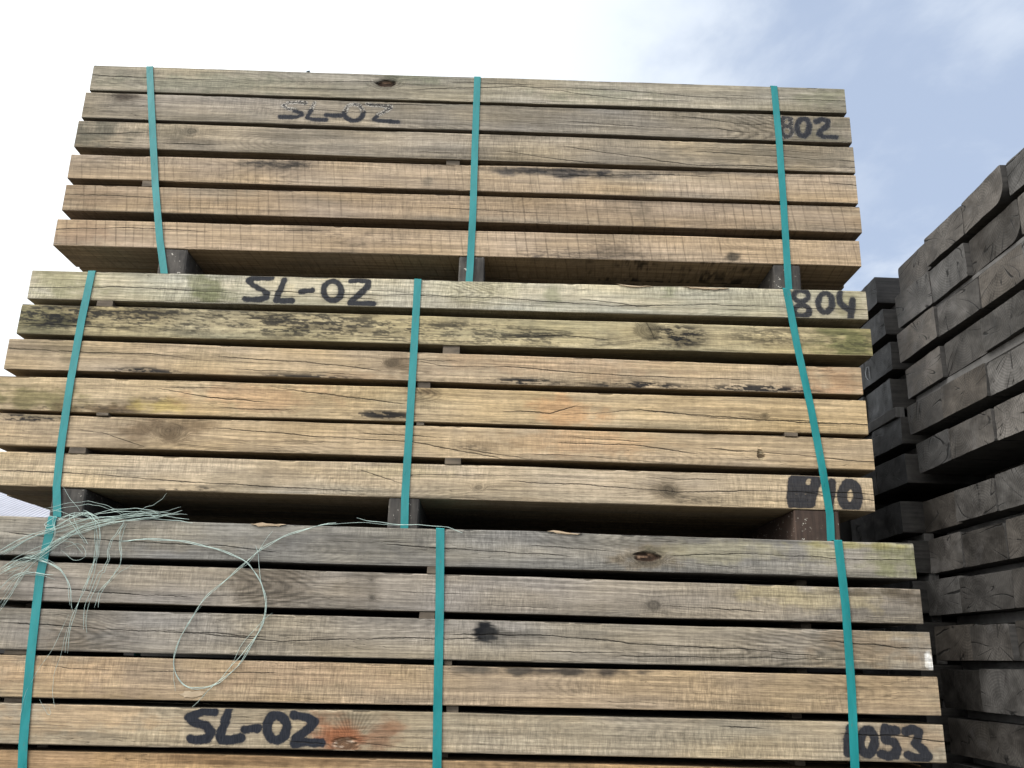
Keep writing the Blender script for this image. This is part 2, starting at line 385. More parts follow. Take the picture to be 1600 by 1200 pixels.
wood(0,1,(172,158,136),(146,136,118),.6,(.2,.03),.5, blobs=[(190,150,26,10,(80,66,52),.7),(1280,205,60,26,(108,106,84),.5),(700,160,60,10,(110,108,96),.4)],
     knots=[(190,150,12,6,'swirl'),(1190,205,30,16,'swirl')], cracks=[[(880,190),(1000,198),(1120,200),(1200,212)],[(1050,180),(1180,196),(1205,192)],[(560,162),(700,166)]],
     paint=[dict(s='SL1')])
wood(0,2,(182,164,134),(140,128,106),.4,(.35,.028),.6, blobs=[(140,208,70,30,(108,104,86),.75),(260,205,60,16,(128,120,98),.5),(1180,245,190,26,(132,122,102),.5),(300,225,60,10,(86,78,62),.5)],
     knots=[(300,205,16,8,'knot')], cracks=[[(122,210),(240,206)],[(780,235),(900,252),(1000,262)],[(880,228),(1080,258),(1334,262)],[(1080,236),(1334,252)],[(150,222),(350,226)]])
wood(0,3,(188,162,126),(160,146,124),.28,(.75,.037),.55, blobs=[(430,258,60,12,(96,88,76),.6),(880,270,140,9,(96,88,80),.85),(1120,268,160,7,(110,98,84),.5),(150,256,50,26,(150,130,100),.4),(670,282,12,12,(120,110,92),.6)],
     mold=[(430,256,80,12,.7),(900,270,150,9,.75),(1120,266,120,6,.6)], cracks=[[(860,276),(1000,272),(1130,276)],[(1280,284),(1338,290)]], ncr=1)
wood(0,4,(178,152,118),(150,136,114),.35,(1.1,.054),.5, blobs=[(900,336,240,30,(140,122,98),.4),(140,305,50,30,(150,124,92),.5),(1000,330,20,16,(110,98,80),.4),(330,300,70,20,(150,136,112),.4)], ncr=2, cracks=[[(104,304),(250,308)]])
wood(0,5,(192,164,126),(160,142,114),.28,(1.1,.047),.45, blobs=[(960,394,60,20,(120,104,84),.6),(540,396,16,10,(110,98,78),.5),(1145,402,12,8,(80,72,58),.8),(140,362,60,28,(166,132,98),.5),(840,402,10,7,(100,90,78),.6),(480,358,40,8,(130,110,84),.4)],
     mold=[(560,372,110,20,.35),(900,400,150,16,.5)], cracks=[[(90,358),(230,356),(330,362)],[(400,360),(520,360)]], ncr=1)
wood(1,0,(204,192,158),(176,172,148),.4,(.12,.02),.75, blobs=[(330,452,40,34,(112,116,70),.75),(110,440,70,26,(158,154,104),.6),(745,455,70,26,(190,182,132),.4),(865,460,16,20,(150,150,112),.6),(1045,450,20,18,(128,132,90),.6),(1320,470,36,24,(150,144,98),.5),(550,450,200,18,(205,198,172),.4)],
     knots=[(740,455,20,10,'swirl')], cracks=[[(41,450),(180,448),(300,454),(420,462),(600,468)],[(400,454),(520,460),(640,462),(800,466),(960,478),(1100,476),(1240,480),(1358,484)],[(900,466),(1000,478),(1050,476)]], paint=[dict(s='SL2'), dict(s='804')])
wood(1,1,(196,178,128),(170,160,118),.35,(.05,.02),.25, blobs=[(60,500,60,30,(104,104,62),.55),(1330,535,70,30,(120,124,62),.75),(1290,520,50,22,(112,110,64),.5),(900,528,150,24,(196,176,120),.4),(1062,540,26,16,(96,84,58),.55)],
     mold=[(330,500,380,30,.72),(180,490,120,20,.5),(500,510,160,26,.6),(720,520,170,26,.7),(880,530,120,20,.6),(1060,525,60,24,1.),(1200,525,90,22,.6),(80,495,80,24,.9),(1330,535,60,24,.55)], knots=[(1015,515,18,16,'round')], cracks=[[(560,530),(640,534)],[(34,505),(140,510),(230,514)],[(780,528),(880,524),(960,532)]])
wood(1,2,(196,170,128),(168,146,112),.3,(.1,.02),.4, blobs=[(110,545,90,20,(132,118,84),.5),(620,570,40,20,(120,98,66),.6),(560,590,60,12,(196,160,112),.5),(860,570,200,22,(198,162,118),.45),(1320,590,50,26,(180,134,86),.5),(330,560,80,18,(160,140,100),.4),(1300,612,90,8,(204,160,110),.6)],
     mold=[(225,582,75,9,1.4),(480,594,120,11,1.5),(600,602,90,8,1.),(1000,602,100,9,1.1),(1190,608,110,10,1.5),(820,596,70,8,1.1)], knots=[(610,568,14,7,'knot')], cracks=[[(16,545),(150,552),(240,554),(300,562)],[(330,556),(480,566),(600,580)],[(780,572),(900,582),(1050,590),(1200,594)],[(630,562),(700,572),(820,574)]])
wood(1,3,(200,172,122),(172,154,114),.3,(.05,.02),.4, blobs=[(60,625,120,20,(128,118,66),.75),(170,640,70,10,(100,76,44),.7),(250,634,40,12,(190,164,74),.8),(890,645,60,24,(206,152,88),.6),(400,620,120,20,(206,160,106),.5),(665,612,30,8,(110,86,58),.6)],
     mold=[(600,648,60,7,1.3),(120,640,100,8,.7),(250,622,40,5,.6)], knots=[(663,612,12,8,'swirl'),(1195,650,8,5,'knot')], cracks=[[(240,606),(330,622),(420,628)],[(420,604),(540,620),(640,632)],[(880,648),(1000,640),(1120,652),(1354,664)],[(780,642),(860,646),(905,632)],[(1000,640),(1180,656),(1300,662)]])
wood(1,4,(198,171,128),(178,156,120),.28,(.05,.02),.4, blobs=[(260,668,80,22,(120,94,60),.6),(900,695,110,24,(210,164,108),.5),(740,690,100,26,(200,172,124),.4),(760,695,50,16,(150,122,82),.4),(60,650,70,7,(90,86,60),.5)],
     mold=[(740,700,40,8,.5),(40,652,70,7,1.)], knots=[(262,672,30,16,'round2')], cracks=[[(100,668),(160,676),(230,700)],[(330,668),(500,682),(640,690),(800,720)],[(720,700),(860,724)],[(860,692),(1000,696),(1100,712)],[(1100,700),(1250,712),(1364,722)],[(560,676),(700,684)]],
     pits=[(1190,712,6,12)])
wood(1,5,(200,176,136),(172,158,130),.35,(.1,.02),.65, blobs=[(620,735,80,10,(200,180,130),.4),(1045,765,26,16,(136,118,90),.5),(380,748,60,14,(140,126,100),.45),(440,738,50,12,(126,112,90),.4),(1120,780,70,10,(150,134,104),.5)],
     mold=[(290,764,60,7,.9),(1080,780,60,7,.6)], knots=[(748,762,12,6,'knot'),(1045,765,12,10,'knot')], cracks=[[(0,735),(160,742),(300,754),(430,760),(560,768)],[(780,752),(900,756),(1060,768),(1180,766),(1363,772)],[(560,734),(640,760)],[(1220,766),(1363,782)]], paint=[dict(s='810')])
wood(2,0,(170,163,150),(140,137,130),.55,(.15,.02),.7, blobs=[(560,850,110,16,(106,104,100),.5),(1010,870,50,20,(150,128,90),.5),(1130,862,100,14,(176,168,130),.55),(1280,860,40,16,(178,170,128),.6),(1400,872,60,26,(140,142,94),.7),(1340,852,80,5,(160,150,80),.6),(200,840,160,20,(150,140,118),.4)],
     knots=[(1010,870,30,11,'hole'),(40,850,0,0,'none')], cracks=[[(0,830),(70,838),(200,846),(330,852),(440,862)],[(820,853),(920,858),(975,864)],[(1045,868),(1180,864),(1300,872),(1428,876)],[(600,850),(760,862),(900,870)]])
wood(2,1,(166,154,136),(140,132,120),.45,(.1,.02),.65, blobs=[(430,910,60,24,(104,90,70),.5),(1280,935,110,20,(184,168,122),.55),(1200,925,60,16,(176,160,116),.5),(1420,928,40,20,(96,84,66),.7),(1330,925,50,6,(90,80,66),.6),(560,925,30,30,(110,98,78),.3)],
     knots=[(430,910,32,14,'swirl'),(1022,944,10,7,'knot'),(580,906,5,3,'knot'),(581,934,5,4,'knot')], cracks=[[(1022,944),(1100,950),(1200,956)],[(60,918),(200,928),(300,934)]])
wood(2,2,(170,158,138),(144,137,124),.4,(.1,.02),.65, blobs=[(758,988,19,16,(22,24,30),1.6),(775,998,26,16,(60,60,58),.5),(820,998,30,8,(110,104,92),.5),(1360,1010,80,26,(160,134,98),.5),(1451,1029,6,9,(240,240,236),2.),(1455,1040,6,10,(240,240,236),2.),(1448,1040,3,6,(225,222,212),1.5),(110,1000,60,22,(130,112,86),.4),(1400,992,40,7,(180,160,120),.4)],
     knots=[(1250,1016,60,12,'swirl'),(140,990,30,10,'swirl')], cracks=[[(0,972),(160,982),(300,990),(440,1002),(640,998),(760,998)],[(690,992),(860,994),(1000,1006),(1150,1014),(1290,1026)],[(1280,1000),(1400,1012),(1452,1014)],[(250,984),(420,996)]])
wood(2,3,(182,156,118),(150,138,114),.3,(.12,.02),.8, blobs=[(120,1050,130,22,(196,160,112),.6),(250,1070,90,26,(172,148,118),.5),(240,1046,50,20,(150,132,108),.4),(460,1050,120,26,(192,158,118),.45),(870,1048,130,6,(74,66,58),.8),(1240,1080,60,30,(194,166,120),.5),(740,1046,60,6,(96,88,76),.6)],
     cracks=[[(60,1040),(180,1048)]], ncr=1)
wood(2,4,(182,164,132),(152,142,120),.35,(.1,.02),.75, blobs=[(120,1120,110,20,(196,160,110),.55),(530,1150,34,26,(176,102,46),.85),(596,1150,26,24,(150,98,58),.6),(620,1135,20,8,(160,112,70),.5),(545,1120,50,12,(140,122,92),.4),(1430,1150,60,30,(158,130,96),.5),(950,1150,200,26,(172,160,134),.4)],
     knots=[(538,1165,18,9,'fan')], cracks=[[(440,1158),(520,1164)],[(1300,1148),(1400,1150),(1480,1160)],[(1120,1134),(1200,1140)]], paint=[dict(s='SL3'), dict(s='1053')])
wood(2,5,(184,146,92),(150,124,86),.3,(.1,.02),.5, blobs=[(400,1186,120,10,(110,80,44),.6),(60,1190,90,20,(176,140,96),.5)])

# sprayed lettering: strokes given as (zoom origin, scale, strokes, width px)
def tr(ox, oy, k, strokes, wpx, worn=0., op=1.):
    return dict(strokes=[[(ox+x/k, oy+y/k) for x, y in s] for s in strokes], w=wpx/k, worn=worn, op=op)
def ell(cx, cy, rx, ry, n=16, a0=0, a1=360):
    return [(cx+rx*math.cos(math.radians(a0+(a1-a0)*i/n)), cy+ry*math.sin(math.radians(a0+(a1-a0)*i/n))) for i in range(n+1)]
PAINT = {
 'SL1': [tr(420,140,7.27,[[(425,150),(330,140),(220,150),(160,180)],[(160,180),(220,215),(300,225)],[(520,145),(500,190),(480,230)],
                          ell(965,255,100,95,10,180,360),[(1115,160),(1200,175),(1385,190),(1390,205),(1300,255),(1230,295)]],40,.9,1.),
         tr(420,140,7.27,[[(290,240),(370,265),(375,290),(320,310),(220,312),(130,308)],[(480,235),(450,285),(435,320),(530,342),(650,342)],
                          [(650,285),(740,292),(860,290)],ell(965,262,108,88,10,0,180),[(1230,300),(1190,335),(1230,350),(1470,365)]],54,.05,1.)],
 'SL2': [tr(360,420,6.667,[[(430,95),(250,95),(190,125),(230,165),(340,225),(385,260),(370,300),(300,318),(220,318),(150,312)],
                           [(565,115),(540,170),(500,260),(480,325),(560,335),(640,335)],[(740,240),(850,225)],
                           ell(1065,230,95,100,18),[(1260,130),(1340,115),(1430,135),(1425,190),(1340,270),(1260,345),(1250,360),(1380,362),(1490,365)]],62,.0,.96)],
 'SL3': [tr(270,1090,4.444,[[(290,95),(200,95),(110,130),(130,160),(230,195),(265,240),(240,285),(170,295),(120,285)],
                            [(385,90),(365,160),(330,260),(340,290),(410,295),(470,280)],[(500,220),(590,212)],
                            ell(722,212,68,88,18),[(845,120),(930,135),(985,170),(950,215),(860,280),(845,325),(920,315),(1030,315)]],50,.0,1.)],
 '802': [tr(1190,160,10,[ell(390,300,75,75,14),ell(395,445,80,80,14)],84,.35,.95),
         tr(1190,160,10,[ell(650,385,100,135,18),[(850,300),(940,260),(1040,290),(1030,360),(930,440),(900,490),(960,530),(1160,545)]],94,.12,1.)],
 '804': [tr(1200,440,9.41,[ell(490,210,110,85,16),ell(495,430,115,85,16),ell(845,310,105,145,18),
                           [(1065,160),(1050,230),(1060,310),(1130,380),(1220,420)],[(1245,270),(1235,400),(1215,560)]],88,.08,.98)],
 '810': [tr(1200,730,8.889,[ell(563,199,108,112,16),[(360,170),(420,110),(440,300)],[(350,180),(330,300),(325,420),(345,540)],[(330,330),(640,330)],[(340,420),(620,420)],[(350,500),(600,500)],[(360,560),(560,560)],[(660,200),(640,330),(610,440)],
                            [(890,210),(870,400),(850,560)]],108,.0,.95),
         tr(1200,730,8.889,[[(470,118),(680,122)]],50,.0,.95),
         tr(1200,730,8.889,[ell(1140,400,110,165,18)],130,.0,.95)],
 '1053': [tr(1290,1110,8,[[(310,240),(280,380),(275,540)],ell(525,400,90,150,18),
                          [(880,260),(770,250),(760,380),(870,400),(900,480),(870,560),(780,575),(700,550)],[(750,230),(745,360)],
                          [(1010,270),(1090,240),(1170,280),(1150,370),(1120,420),(1230,500),(1280,570),(1230,620),(1130,610),(1040,560)]],92,.0,.97)],
}
W[(0,1)]['paint'] = PAINT['SL1']+PAINT['802']; W[(1,0)]['paint'] = PAINT['SL2']+PAINT['804']
W[(1,5)]['paint'] = PAINT['810']; W[(2,4)]['paint'] = PAINT['SL3']+PAINT['1053']

def seg_dist(U, Vv, pts):
    best = np.full(U.shape, 1e3)
    for (x0, y0), (x1, y1) in zip(pts[:-1], pts[1:]):
        dx, dy = x1-x0, y1-y0; L2 = dx*dx+dy*dy+1e-12
        t = np.clip(((U-x0)*dx+(Vv-y0)*dy)/L2, 0, 1)
        best = np.minimum(best, np.hypot(U-x0-t*dx, Vv-y0-t*dy))
    return best

def section(nf, nb, h, dep, bev=.004):
    """cross-section loop: front face bottom->top, top face, back, bottom face. returns (y, v) and face tag"""
    pts = []
    for k in range(nf): pts.append((0., bev+(1-2*bev/h)*h*k/(nf-1), 0))
    pts.append((bev*.3, h-bev*.3, 0)); pts.append((bev, h, 1))
    for k in range(1, 3): pts.append((bev+(dep-2*bev)*k/2, h, 1))
    pts.append((dep, h-bev, 2)); pts.append((dep, bev, 2))
    for k in range(nb): pts.append((dep-bev-(dep-2*bev)*k/(nb-1), 0., 3))
    pts.append((bev*.3, bev*.3, 3))
    return np.array(pts)

def sleeper_mesh(name, q, spec, seed, nx, nf, nb, dep, px_features=True):
    """sawn sleeper, local origin at its lower left front corner"""
    b = q.b; D, s = BD[b]
    h0 = .15; P = section(nf, nb, h0, dep); ns = len(P)
    L = q.xr-q.xl
    us = np.linspace(0, L, nx)
    U = np.repeat(us[:, None], ns, 1); Yl = np.repeat(P[None, :, 0], nx, 0); Vf = np.repeat(P[None, :, 1], nx, 0)/h0
    tag = np.repeat(P[None, :, 2], nx, 0)
    Xw = q.xl+U; zb = q.zb(Xw); zt = q.zt(Xw); h = zt-zb
    zb_ = zb+.0022*(fbm(U*1.3, U*0, seed+81, 5)-.5)*2.8; zt_ = zt+.0036*(fbm(U*1.7, U*0, seed+82, 4)-.5)*2
    Zl = zb_+Vf*(zt_-zb_)
    # unrolled coordinate around the section, so grain is continuous
    per = np.concatenate([[0], np.cumsum(np.hypot(np.diff(P[:, 0]), np.diff(P[:, 1])))]); Vu = np.repeat(per[None, :], nx, 0)
    front = (tag == 0)
    v = np.where(front, Vf*.15, .15+Vu*.97)
    sp = spec
    # pixel -> (u, v) on the front face
    def pxuv(px, py):
        p = onp(b, px, py); return p[0]-q.xl, (p[2]-q.zb(p[0]))/(q.zt(p[0])-q.zb(p[0]))*.15
    rnd = random.Random(seed)
    g = v+.012*(fbm(U*.8, v*4, seed+1, 2)-.5)*2+.02*(vn(U*.35, v*0, seed+2)-.5)
    # colour
    base = alb(sp['base']); grey = alb(sp['grey'])
    m = sst(.25, .75, fbm(U*1.6, v*9, seed+3, 4)+sp['greyness']-.5)
    C = base[None, None]*(1-m[..., None])+grey[None, None]*m[..., None]
    C = C*(.86+.28*fbm(U*5, v*14, seed+4, 4))[..., None]
    C = C*(.93+.14*vn(U*60, v*6, seed+41))[..., None]
    hue = fbm(U*2.2, v*7, seed+5, 3)-.5
    C = C*np.stack([1+.10*hue, 1+0*hue, 1-.26*hue], -1)
    for k in range(3 if px_features else 1):
        uc = rnd.uniform(.2, L-.2); vc = rnd.choice([rnd.uniform(-.03, .03), rnd.uniform(.12, .17), rnd.uniform(.04, .11)]); a_ = rnd.uniform(.25, .6)
        e = np.sqrt(((U-uc)/a_)**2+((v-vc)/.075)**2)+.10*(fbm(U*4, v*10, seed+84+k, 3)-.5)*2
        bands = .5+.5*np.sin(e*rnd.uniform(38, 52)+1.5*vn(U*3, v*9, seed+88))
        C = C*(1-.24*(bands**2*(1-sst(.7, 1.5, e))*front*sst(.3, .6, fbm(U*2.2, v*8, seed+95+k, 2)))[..., None])
    C = C*np.where(tag == 1, .38, np.where(tag == 3, .72, 1.))[..., None]   # dirty tops kept dark against bounce light; shade painted into the undersides
    # smudges and water marks bleeding from the edges
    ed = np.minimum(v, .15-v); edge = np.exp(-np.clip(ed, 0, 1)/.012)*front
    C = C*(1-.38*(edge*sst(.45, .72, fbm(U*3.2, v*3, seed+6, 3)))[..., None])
    pit = np.zeros_like(U)
    if px_features:
        mpp = 4.0/1330     # metres per photo pixel, roughly
        nz = fbm(U*14, v*22, seed+7, 4)
        nz2 = fbm(U*22, v*95, seed+8, 3)
        for (px, py, rx, ry, c, st) in sp['blobs']:
            cu, cvv = pxuv(px, py); e = np.hypot((U-cu)/(rx*mpp), (v-cvv)/(ry*mpp*1.12))
            hard = st > 1.2
            k = sst(1.05, .75 if hard else .15, e+(nz-.5)*(.7 if hard else .9)) if not hard else 1-sst(.55, 1.05, e+(nz2-.5)*.8)
            if not hard: k = (1-sst(.25, 1.25, e+(nz-.5)*1.5+(nz2-.5)*.5))
            k = np.clip(k*min(st*1.15, 1), 0, 1)*front
            C = C*(1-k[..., None])+alb(c)[None, None]*k[..., None]*(.8+.4*nz2[..., None])
        for (px, py, rx, ry, st) in sp['mold']:
            cu, cvv = pxuv(px, py); e = np.hypot((U-cu)/(rx*mpp), (v-cvv)/(ry*mpp*1.12))
            w_ = 1-sst(.4, 1.15, e)
            nn = fbm(U*26+g*20, g*120, seed+9, 3) if st > 1.25 else .5*fbm(U*46+g*20, g*190, seed+9, 4)+.5*fbm(U*13, g*75, seed+19, 4)+.012; lo = fbm(U*5, v*26, seed+10, 3)
            th = .565-.16*lo-.05*(st-1)
            k = sst(th-(.03 if st <= 1.25 else 0), th+(.12 if st <= 1.25 else .09), nn+(.12 if st > 1.2 else 0)*w_)*w_*front*min(1, st)
            C = C*(1-.95*k[..., None])+np.array([.014, .014, .016])*.95*k[..., None]
            C = C*(1-.42*(w_*sst(.40, .66, lo)*min(1, st))[..., None]*front[..., None])
        for kn in sp['knots']:
            px, py, rx, ry, typ = kn
            if typ == 'none': continue
            cu, cvv = pxuv(px, py); ru, rv = rx*mpp, ry*mpp*1.1
            du = (U-cu)/ru; dv = (v-cvv)/rv; e = np.hypot(du, dv)
            # fibres sweep round the knot
            g = g+np.sign(dv)*rv*.9*np.exp(-(du/2.2)**2)*np.exp(-np.abs(dv)/1.6)*(1-np.exp(-np.abs(dv)*1.5))
            if typ == 'swirl':
                k = (1-sst(.9, 2.1, np.hypot(du*.8, dv*.55)+(nz-.5)*.6))*front
                fz = np.sin((du*1.1+1.5*np.abs(dv+.3)**1.4+.9*nz+.25*du*dv)*2*math.pi*1.15)*.5+.5
                C = C*(1-(.46*k*fz**1.5*sst(.2, .6, nz2+.15))[..., None]); C = C*(1-.16*(k*sst(.4, .7, nz))[..., None]); continue
            e = np.abs(e+(nz-.5)*.55)
            wi = 1-sst(.7, 1.25, e)
            g = g*(1-wi)+(cvv+e*rv*(1.0 if typ != 'swirl' else 1.6))*wi
            dark = {'hole': .75, 'knot': .55, 'swirl': .28, 'round': .35, 'round2': .38, 'fan': .2}[typ]
            k = (1-sst(.45, 1.35, e+(nz-.5)*.7))*dark*front
            rings = .5+.5*np.sin(e*9+nz*11)*sst(.25, .7, nz2)
            C = C*(1-(k*(.55+.45*rings))[..., None])
            halo = np.exp(-(du/3.0)**2-(dv/2.6)**2)*(.38 if typ == 'swirl' else .24)*front
            fan = .5+.5*np.sin((g*620)+nz2*3)
            C = C*(1-(halo*fan)[..., None])
            if typ == 'hole':
                # torn pocket: dark slot with reddish torn fibre
                kk = (1-sst(.50, .80, np.hypot(du*1.15, dv*1.35)+(nz2-.5)*.5))*front
                tone = np.array([.035, .020, .012])+np.array([.34, .22, .14])*sst(.5, .72, nz2)[..., None]*(.35 if py < 200 else 1)
                C = C*(1-kk[..., None])+tone*kk[..., None]; pit += .012*kk
            if typ == 'round':
                e2 = e+(nz-.5)*.5; ring = np.exp(-((e2-1.0)/.16)**2)*.35*front; C = C*(1-ring[..., None]); kf = (1-sst(.8, 1.0, e2))*.35*front; C = C*(1-kf[..., None])
                cr_ = np.exp(-((du+.3*nz-.15+.4*dv)/.07)**2)*(e < .9)*.7*front; C = C*(1-cr_[..., None])
            if typ == 'fan':
                kk = (1-sst(.6, 1.05, e+(nz2-.5)*.7))*front
                tone = np.array([.16, .09, .05])+np.array([.55, .46, .36])*sst(.42, .66, nz2)[..., None]
                C = C*(1-kk[..., None])+tone*kk[..., None]; pit += .006*kk
                ang = np.arctan2(v-cvv, U-cu-.03); rr = np.hypot(U-cu-.03, v-cvv)
                st_ = (.5+.5*np.sin(ang*46+nz*3))*np.exp(-((rr-.085)/.05)**2)*sst(.35, 1.0, np.sin(np.clip(ang, 0, 3.14)))*.45*front
                C = C*(1-st_[..., None])
        for (px, py, rx, ry) in sp['pits']:
            cu, cvv = pxuv(px, py); e = np.hypot((U-cu+(v-cvv)*.2)/(rx*mpp), (v-cvv)/(ry*mpp))
            kk = (1-sst(.7, 1.1, e+(nz2-.5)*.8))*front; pit += .010*kk
            C = C*(1-kk[..., None])+(np.array([.10, .07, .04])+np.array([.5, .42, .28])*sst(.5, .7, nz2)[..., None])*kk[..., None]
    if (b, q.i) == (0, 5):
        # tar-like streaks across the underside
        lo_, hi_ = pxuv(900, 400)[0], pxuv(1200, 400)[0]
        w_ = (sst(lo_, lo_+.1, U)*(1-sst(hi_-.1, hi_, U)))*(tag == 3)*sst(.38, .66, fbm(U*52, v*13, seed+97, 4))*sst(.30, .65, fbm(U*7, v*16, seed+98, 3))
        C = C*(1-.82*w_[..., None])
    # cracks
    chans = [[], [], []]
    def add(poly, wd):
        for ch in chans:
            if all(poly[0][0] > p[0][-1][0]+.03 or poly[-1][0] < p[0][0][0]-.03 for p in ch): ch.append((poly, wd)); return
    if px_features:
        for c in sp['cracks']: add(sorted([pxuv(*p) for p in c]), .0016)
    for _ in range(sp['ncr']):
        a = rnd.uniform(.02, L-.5); ln = rnd.uniform(.25, 1.1); vv = rnd.uniform(.03, .12); sl_ = rnd.uniform(-.03, .01)
        add([(a+ln*t, vv+sl_*ln*t*1.5+rnd.uniform(-.003, .003)) for t in (0, .25, .5, .75, 1)], rnd.uniform(.0006, .0011))
    ck = np.full(U.shape+(3,), .5); cw = np.zeros(U.shape+(3,))
    for i, ch in enumerate(chans):
        for k, (poly, wd) in enumerate(ch):
            xs = np.array([p[0] for p in poly]); ys = np.array([p[1] for p in poly])
            a, e_ = xs[0], xs[-1]; msk = (U > a-.01) & (U < e_+.01) & front
            cy = np.interp(U, xs, ys)+.0045*(fbm(U*9, U*0+k, seed+30+i, 4)-.5)*2
            ta = np.clip(np.minimum(U-a, e_-U)/.10, 0, 1)
            if a < .03: ta = np.clip((e_-U)/.10, 0, 1)
            if e_ > L-.03: ta = np.clip((U-a)/.10, 0, 1)
            ww = wd*np.sqrt(ta)*(.55+.9*vn(U*6, U*0, seed+50+i*7+k))
            ck[..., i] = np.where(msk, v-cy, ck[..., i]); cw[..., i] = np.where(msk, ww, cw[..., i])
    # paint
    pt = np.zeros(U.shape+(3,)); pt[..., 0] = .2
    if px_features and sp['paint']:
        for tset in sp['paint']:
            dmin = np.full(U.shape, 1.)
            for st in tset['strokes']:
                pts = [pxuv(*p) for p in st]
                dmin = np.minimum(dmin, seg_dist(U, v, pts))
            sd = dmin-tset['w']*mpp*.5*(.80+.42*fbm(U*9, v*14, seed+90, 2))+.0045*(fbm(U*45, v*45, seed+91, 3)-.5)*2
            sel = (sd < pt[..., 0]) & front & (sd < .05)
            pt[..., 0] = np.where(sel, sd, pt[..., 0]); pt[..., 1] = np.where(sel, tset['worn'], pt[..., 1]); pt[..., 2] = np.where(sel, tset['op'], pt[..., 2])
    # saw marks
    per_ = sp['saw'][1]
    ph = (U+.006*np.sin(U*3+seed)+(v-.075)*.12)/per_+.7*(fbm(U*3.1, U*0, seed+60, 3)-.5)*2
    sa = np.stack([ph, sp['saw'][0]*np.clip(.35+1.0*fbm(U*1.3, v*3, seed+61, 2), 0, 1), sp['fine']*(.25+1.15*sst(.32, .68, fbm(U*2.3, v*7, seed+62, 3)))], -1)
    # geometry: slightly wavy faces, chipped arrises
    yo = .0016*(fbm(U*2.5, v*10, seed+70, 3)-.5)*2+pit
    arr = np.exp(-np.clip(ed, 0, 1)/.005)*front
    chip = sst(.60, .80, fbm(U*9, U*0+(v > .075)*5., seed+71, 4))
    zo = -np.sign(v-.075)*arr*(.0008+.0075*chip)
    Yv = Yl+yo+.5*arr*chip*.008; Zv = Zl+zo+.0012*(vn(U*4, U*0, seed+72)-.5)*(Vf > .5)
    V = np.stack([U, Yv, Zv-q.zb(q.xl)], -1).reshape(-1, 3)
    idx = np.arange(nx*ns).reshape(nx, ns)
    a = idx[:-1]; c = idx[1:]
    F = np.stack([a, np.roll(a, -1, 1), np.roll(c, -1, 1), c], -1).reshape(-1, 4)[:, ::-1]
    # end caps on their own vertices (fan strips between front and back)
    V0 = V[idx[0]]; V1 = V[idx[-1]]
    nv = len(V)
    Vall = np.concatenate([V, V0, V1])
    me_F = [f for f in F.tolist()] if False else None
    caps = [list(range(nv, nv+ns)), list(range(nv+ns, nv+2*ns))[::-1]]
    me = bpy.data.meshes.new(name); nF = len(F)
    me.vertices.add(len(Vall)); me.vertices.foreach_set('co', Vall.astype(np.float32).ravel())
    li = np.concatenate([F.ravel(), np.array(caps[0]), np.array(caps[1])]).astype(np.int32)
    tot = np.concatenate([np.full(nF, 4), [ns, ns]]).astype(np.int32)
    me.loops.add(len(li)); me.polygons.add(nF+2)
    me.loops.foreach_set('vertex_index', li); me.polygons.foreach_set('loop_start', np.concatenate([[0], np.cumsum(tot)[:-1]]).astype(np.int32)); me.polygons.foreach_set('loop_total', tot)
    me.polygons.foreach_set('use_smooth', np.zeros(nF+2, bool))
    me.materials.append(OAK); me.update(calc_edges=True)
    def ext(A): A = A.reshape(-1, 3); return np.concatenate([A, A[idx[0]], A[idx[-1]]])
    G = np.stack([U, g, np.full(U.shape, seed*.37)], -1)
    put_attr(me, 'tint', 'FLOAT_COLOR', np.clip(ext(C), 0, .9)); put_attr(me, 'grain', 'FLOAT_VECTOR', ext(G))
    put_attr(me, 'crack', 'FLOAT_VECTOR', ext(ck)); put_attr(me, 'crack_width', 'FLOAT_VECTOR', ext(cw))
    put_attr(me, 'saw', 'FLOAT_VECTOR', ext(sa)); put_attr(me, 'paint', 'FLOAT_VECTOR', ext(pt))
    return me

LAB = {
 (0,0): 'greenish grey sleeper with an oval knot hole, topmost of the top bundle',
 (0,1): 'grey sleeper lettered SL-02 with flaking paint and 802, second from top of top bundle',
 (0,2): 'tan sleeper with dark left end, directly under the sleeper marked 802',
 (0,3): 'light tan sleeper with a dark streak along its top edge, fourth in the top bundle',
 (0,4): 'tan saw-marked sleeper, second from the bottom of the top bundle',
 (0,5): 'light tan sleeper with bold saw marks, lowest of the top bundle',
 (1,0): 'pale sleeper painted SL-02 and 804, topmost of the middle bundle',
 (1,1): 'mould-blackened yellowish sleeper with green right end, under the sleeper marked 804',
 (1,2): 'warm brown sleeper with black bark flecks on its lower edge, middle bundle',
 (1,3): 'honey coloured sleeper with green stained left end, fourth in middle bundle',
 (1,4): 'honey coloured sleeper with a large swirling knot near its left end',
 (1,5): 'tan sleeper painted with a smudged 810, lowest of the middle bundle',
 (2,0): 'grey sleeper with a torn open knot, topmost of the bottom bundle',
 (2,1): 'grey brown sleeper with pale patches at its right end, second in bottom bundle',
 (2,2): 'grey brown sleeper with a black spray dot and white splash, third in bottom bundle',
 (2,3): 'smooth tan sleeper directly above the one marked 1053',
 (2,4): 'tan sleeper painted SL-02 and 1053 with an orange brown knot',
 (2,5): 'orange brown sleeper at the very bottom of the frame, under the one marked 1053'}
BN = ['top', 'middle', 'bottom']
sleepers = {}
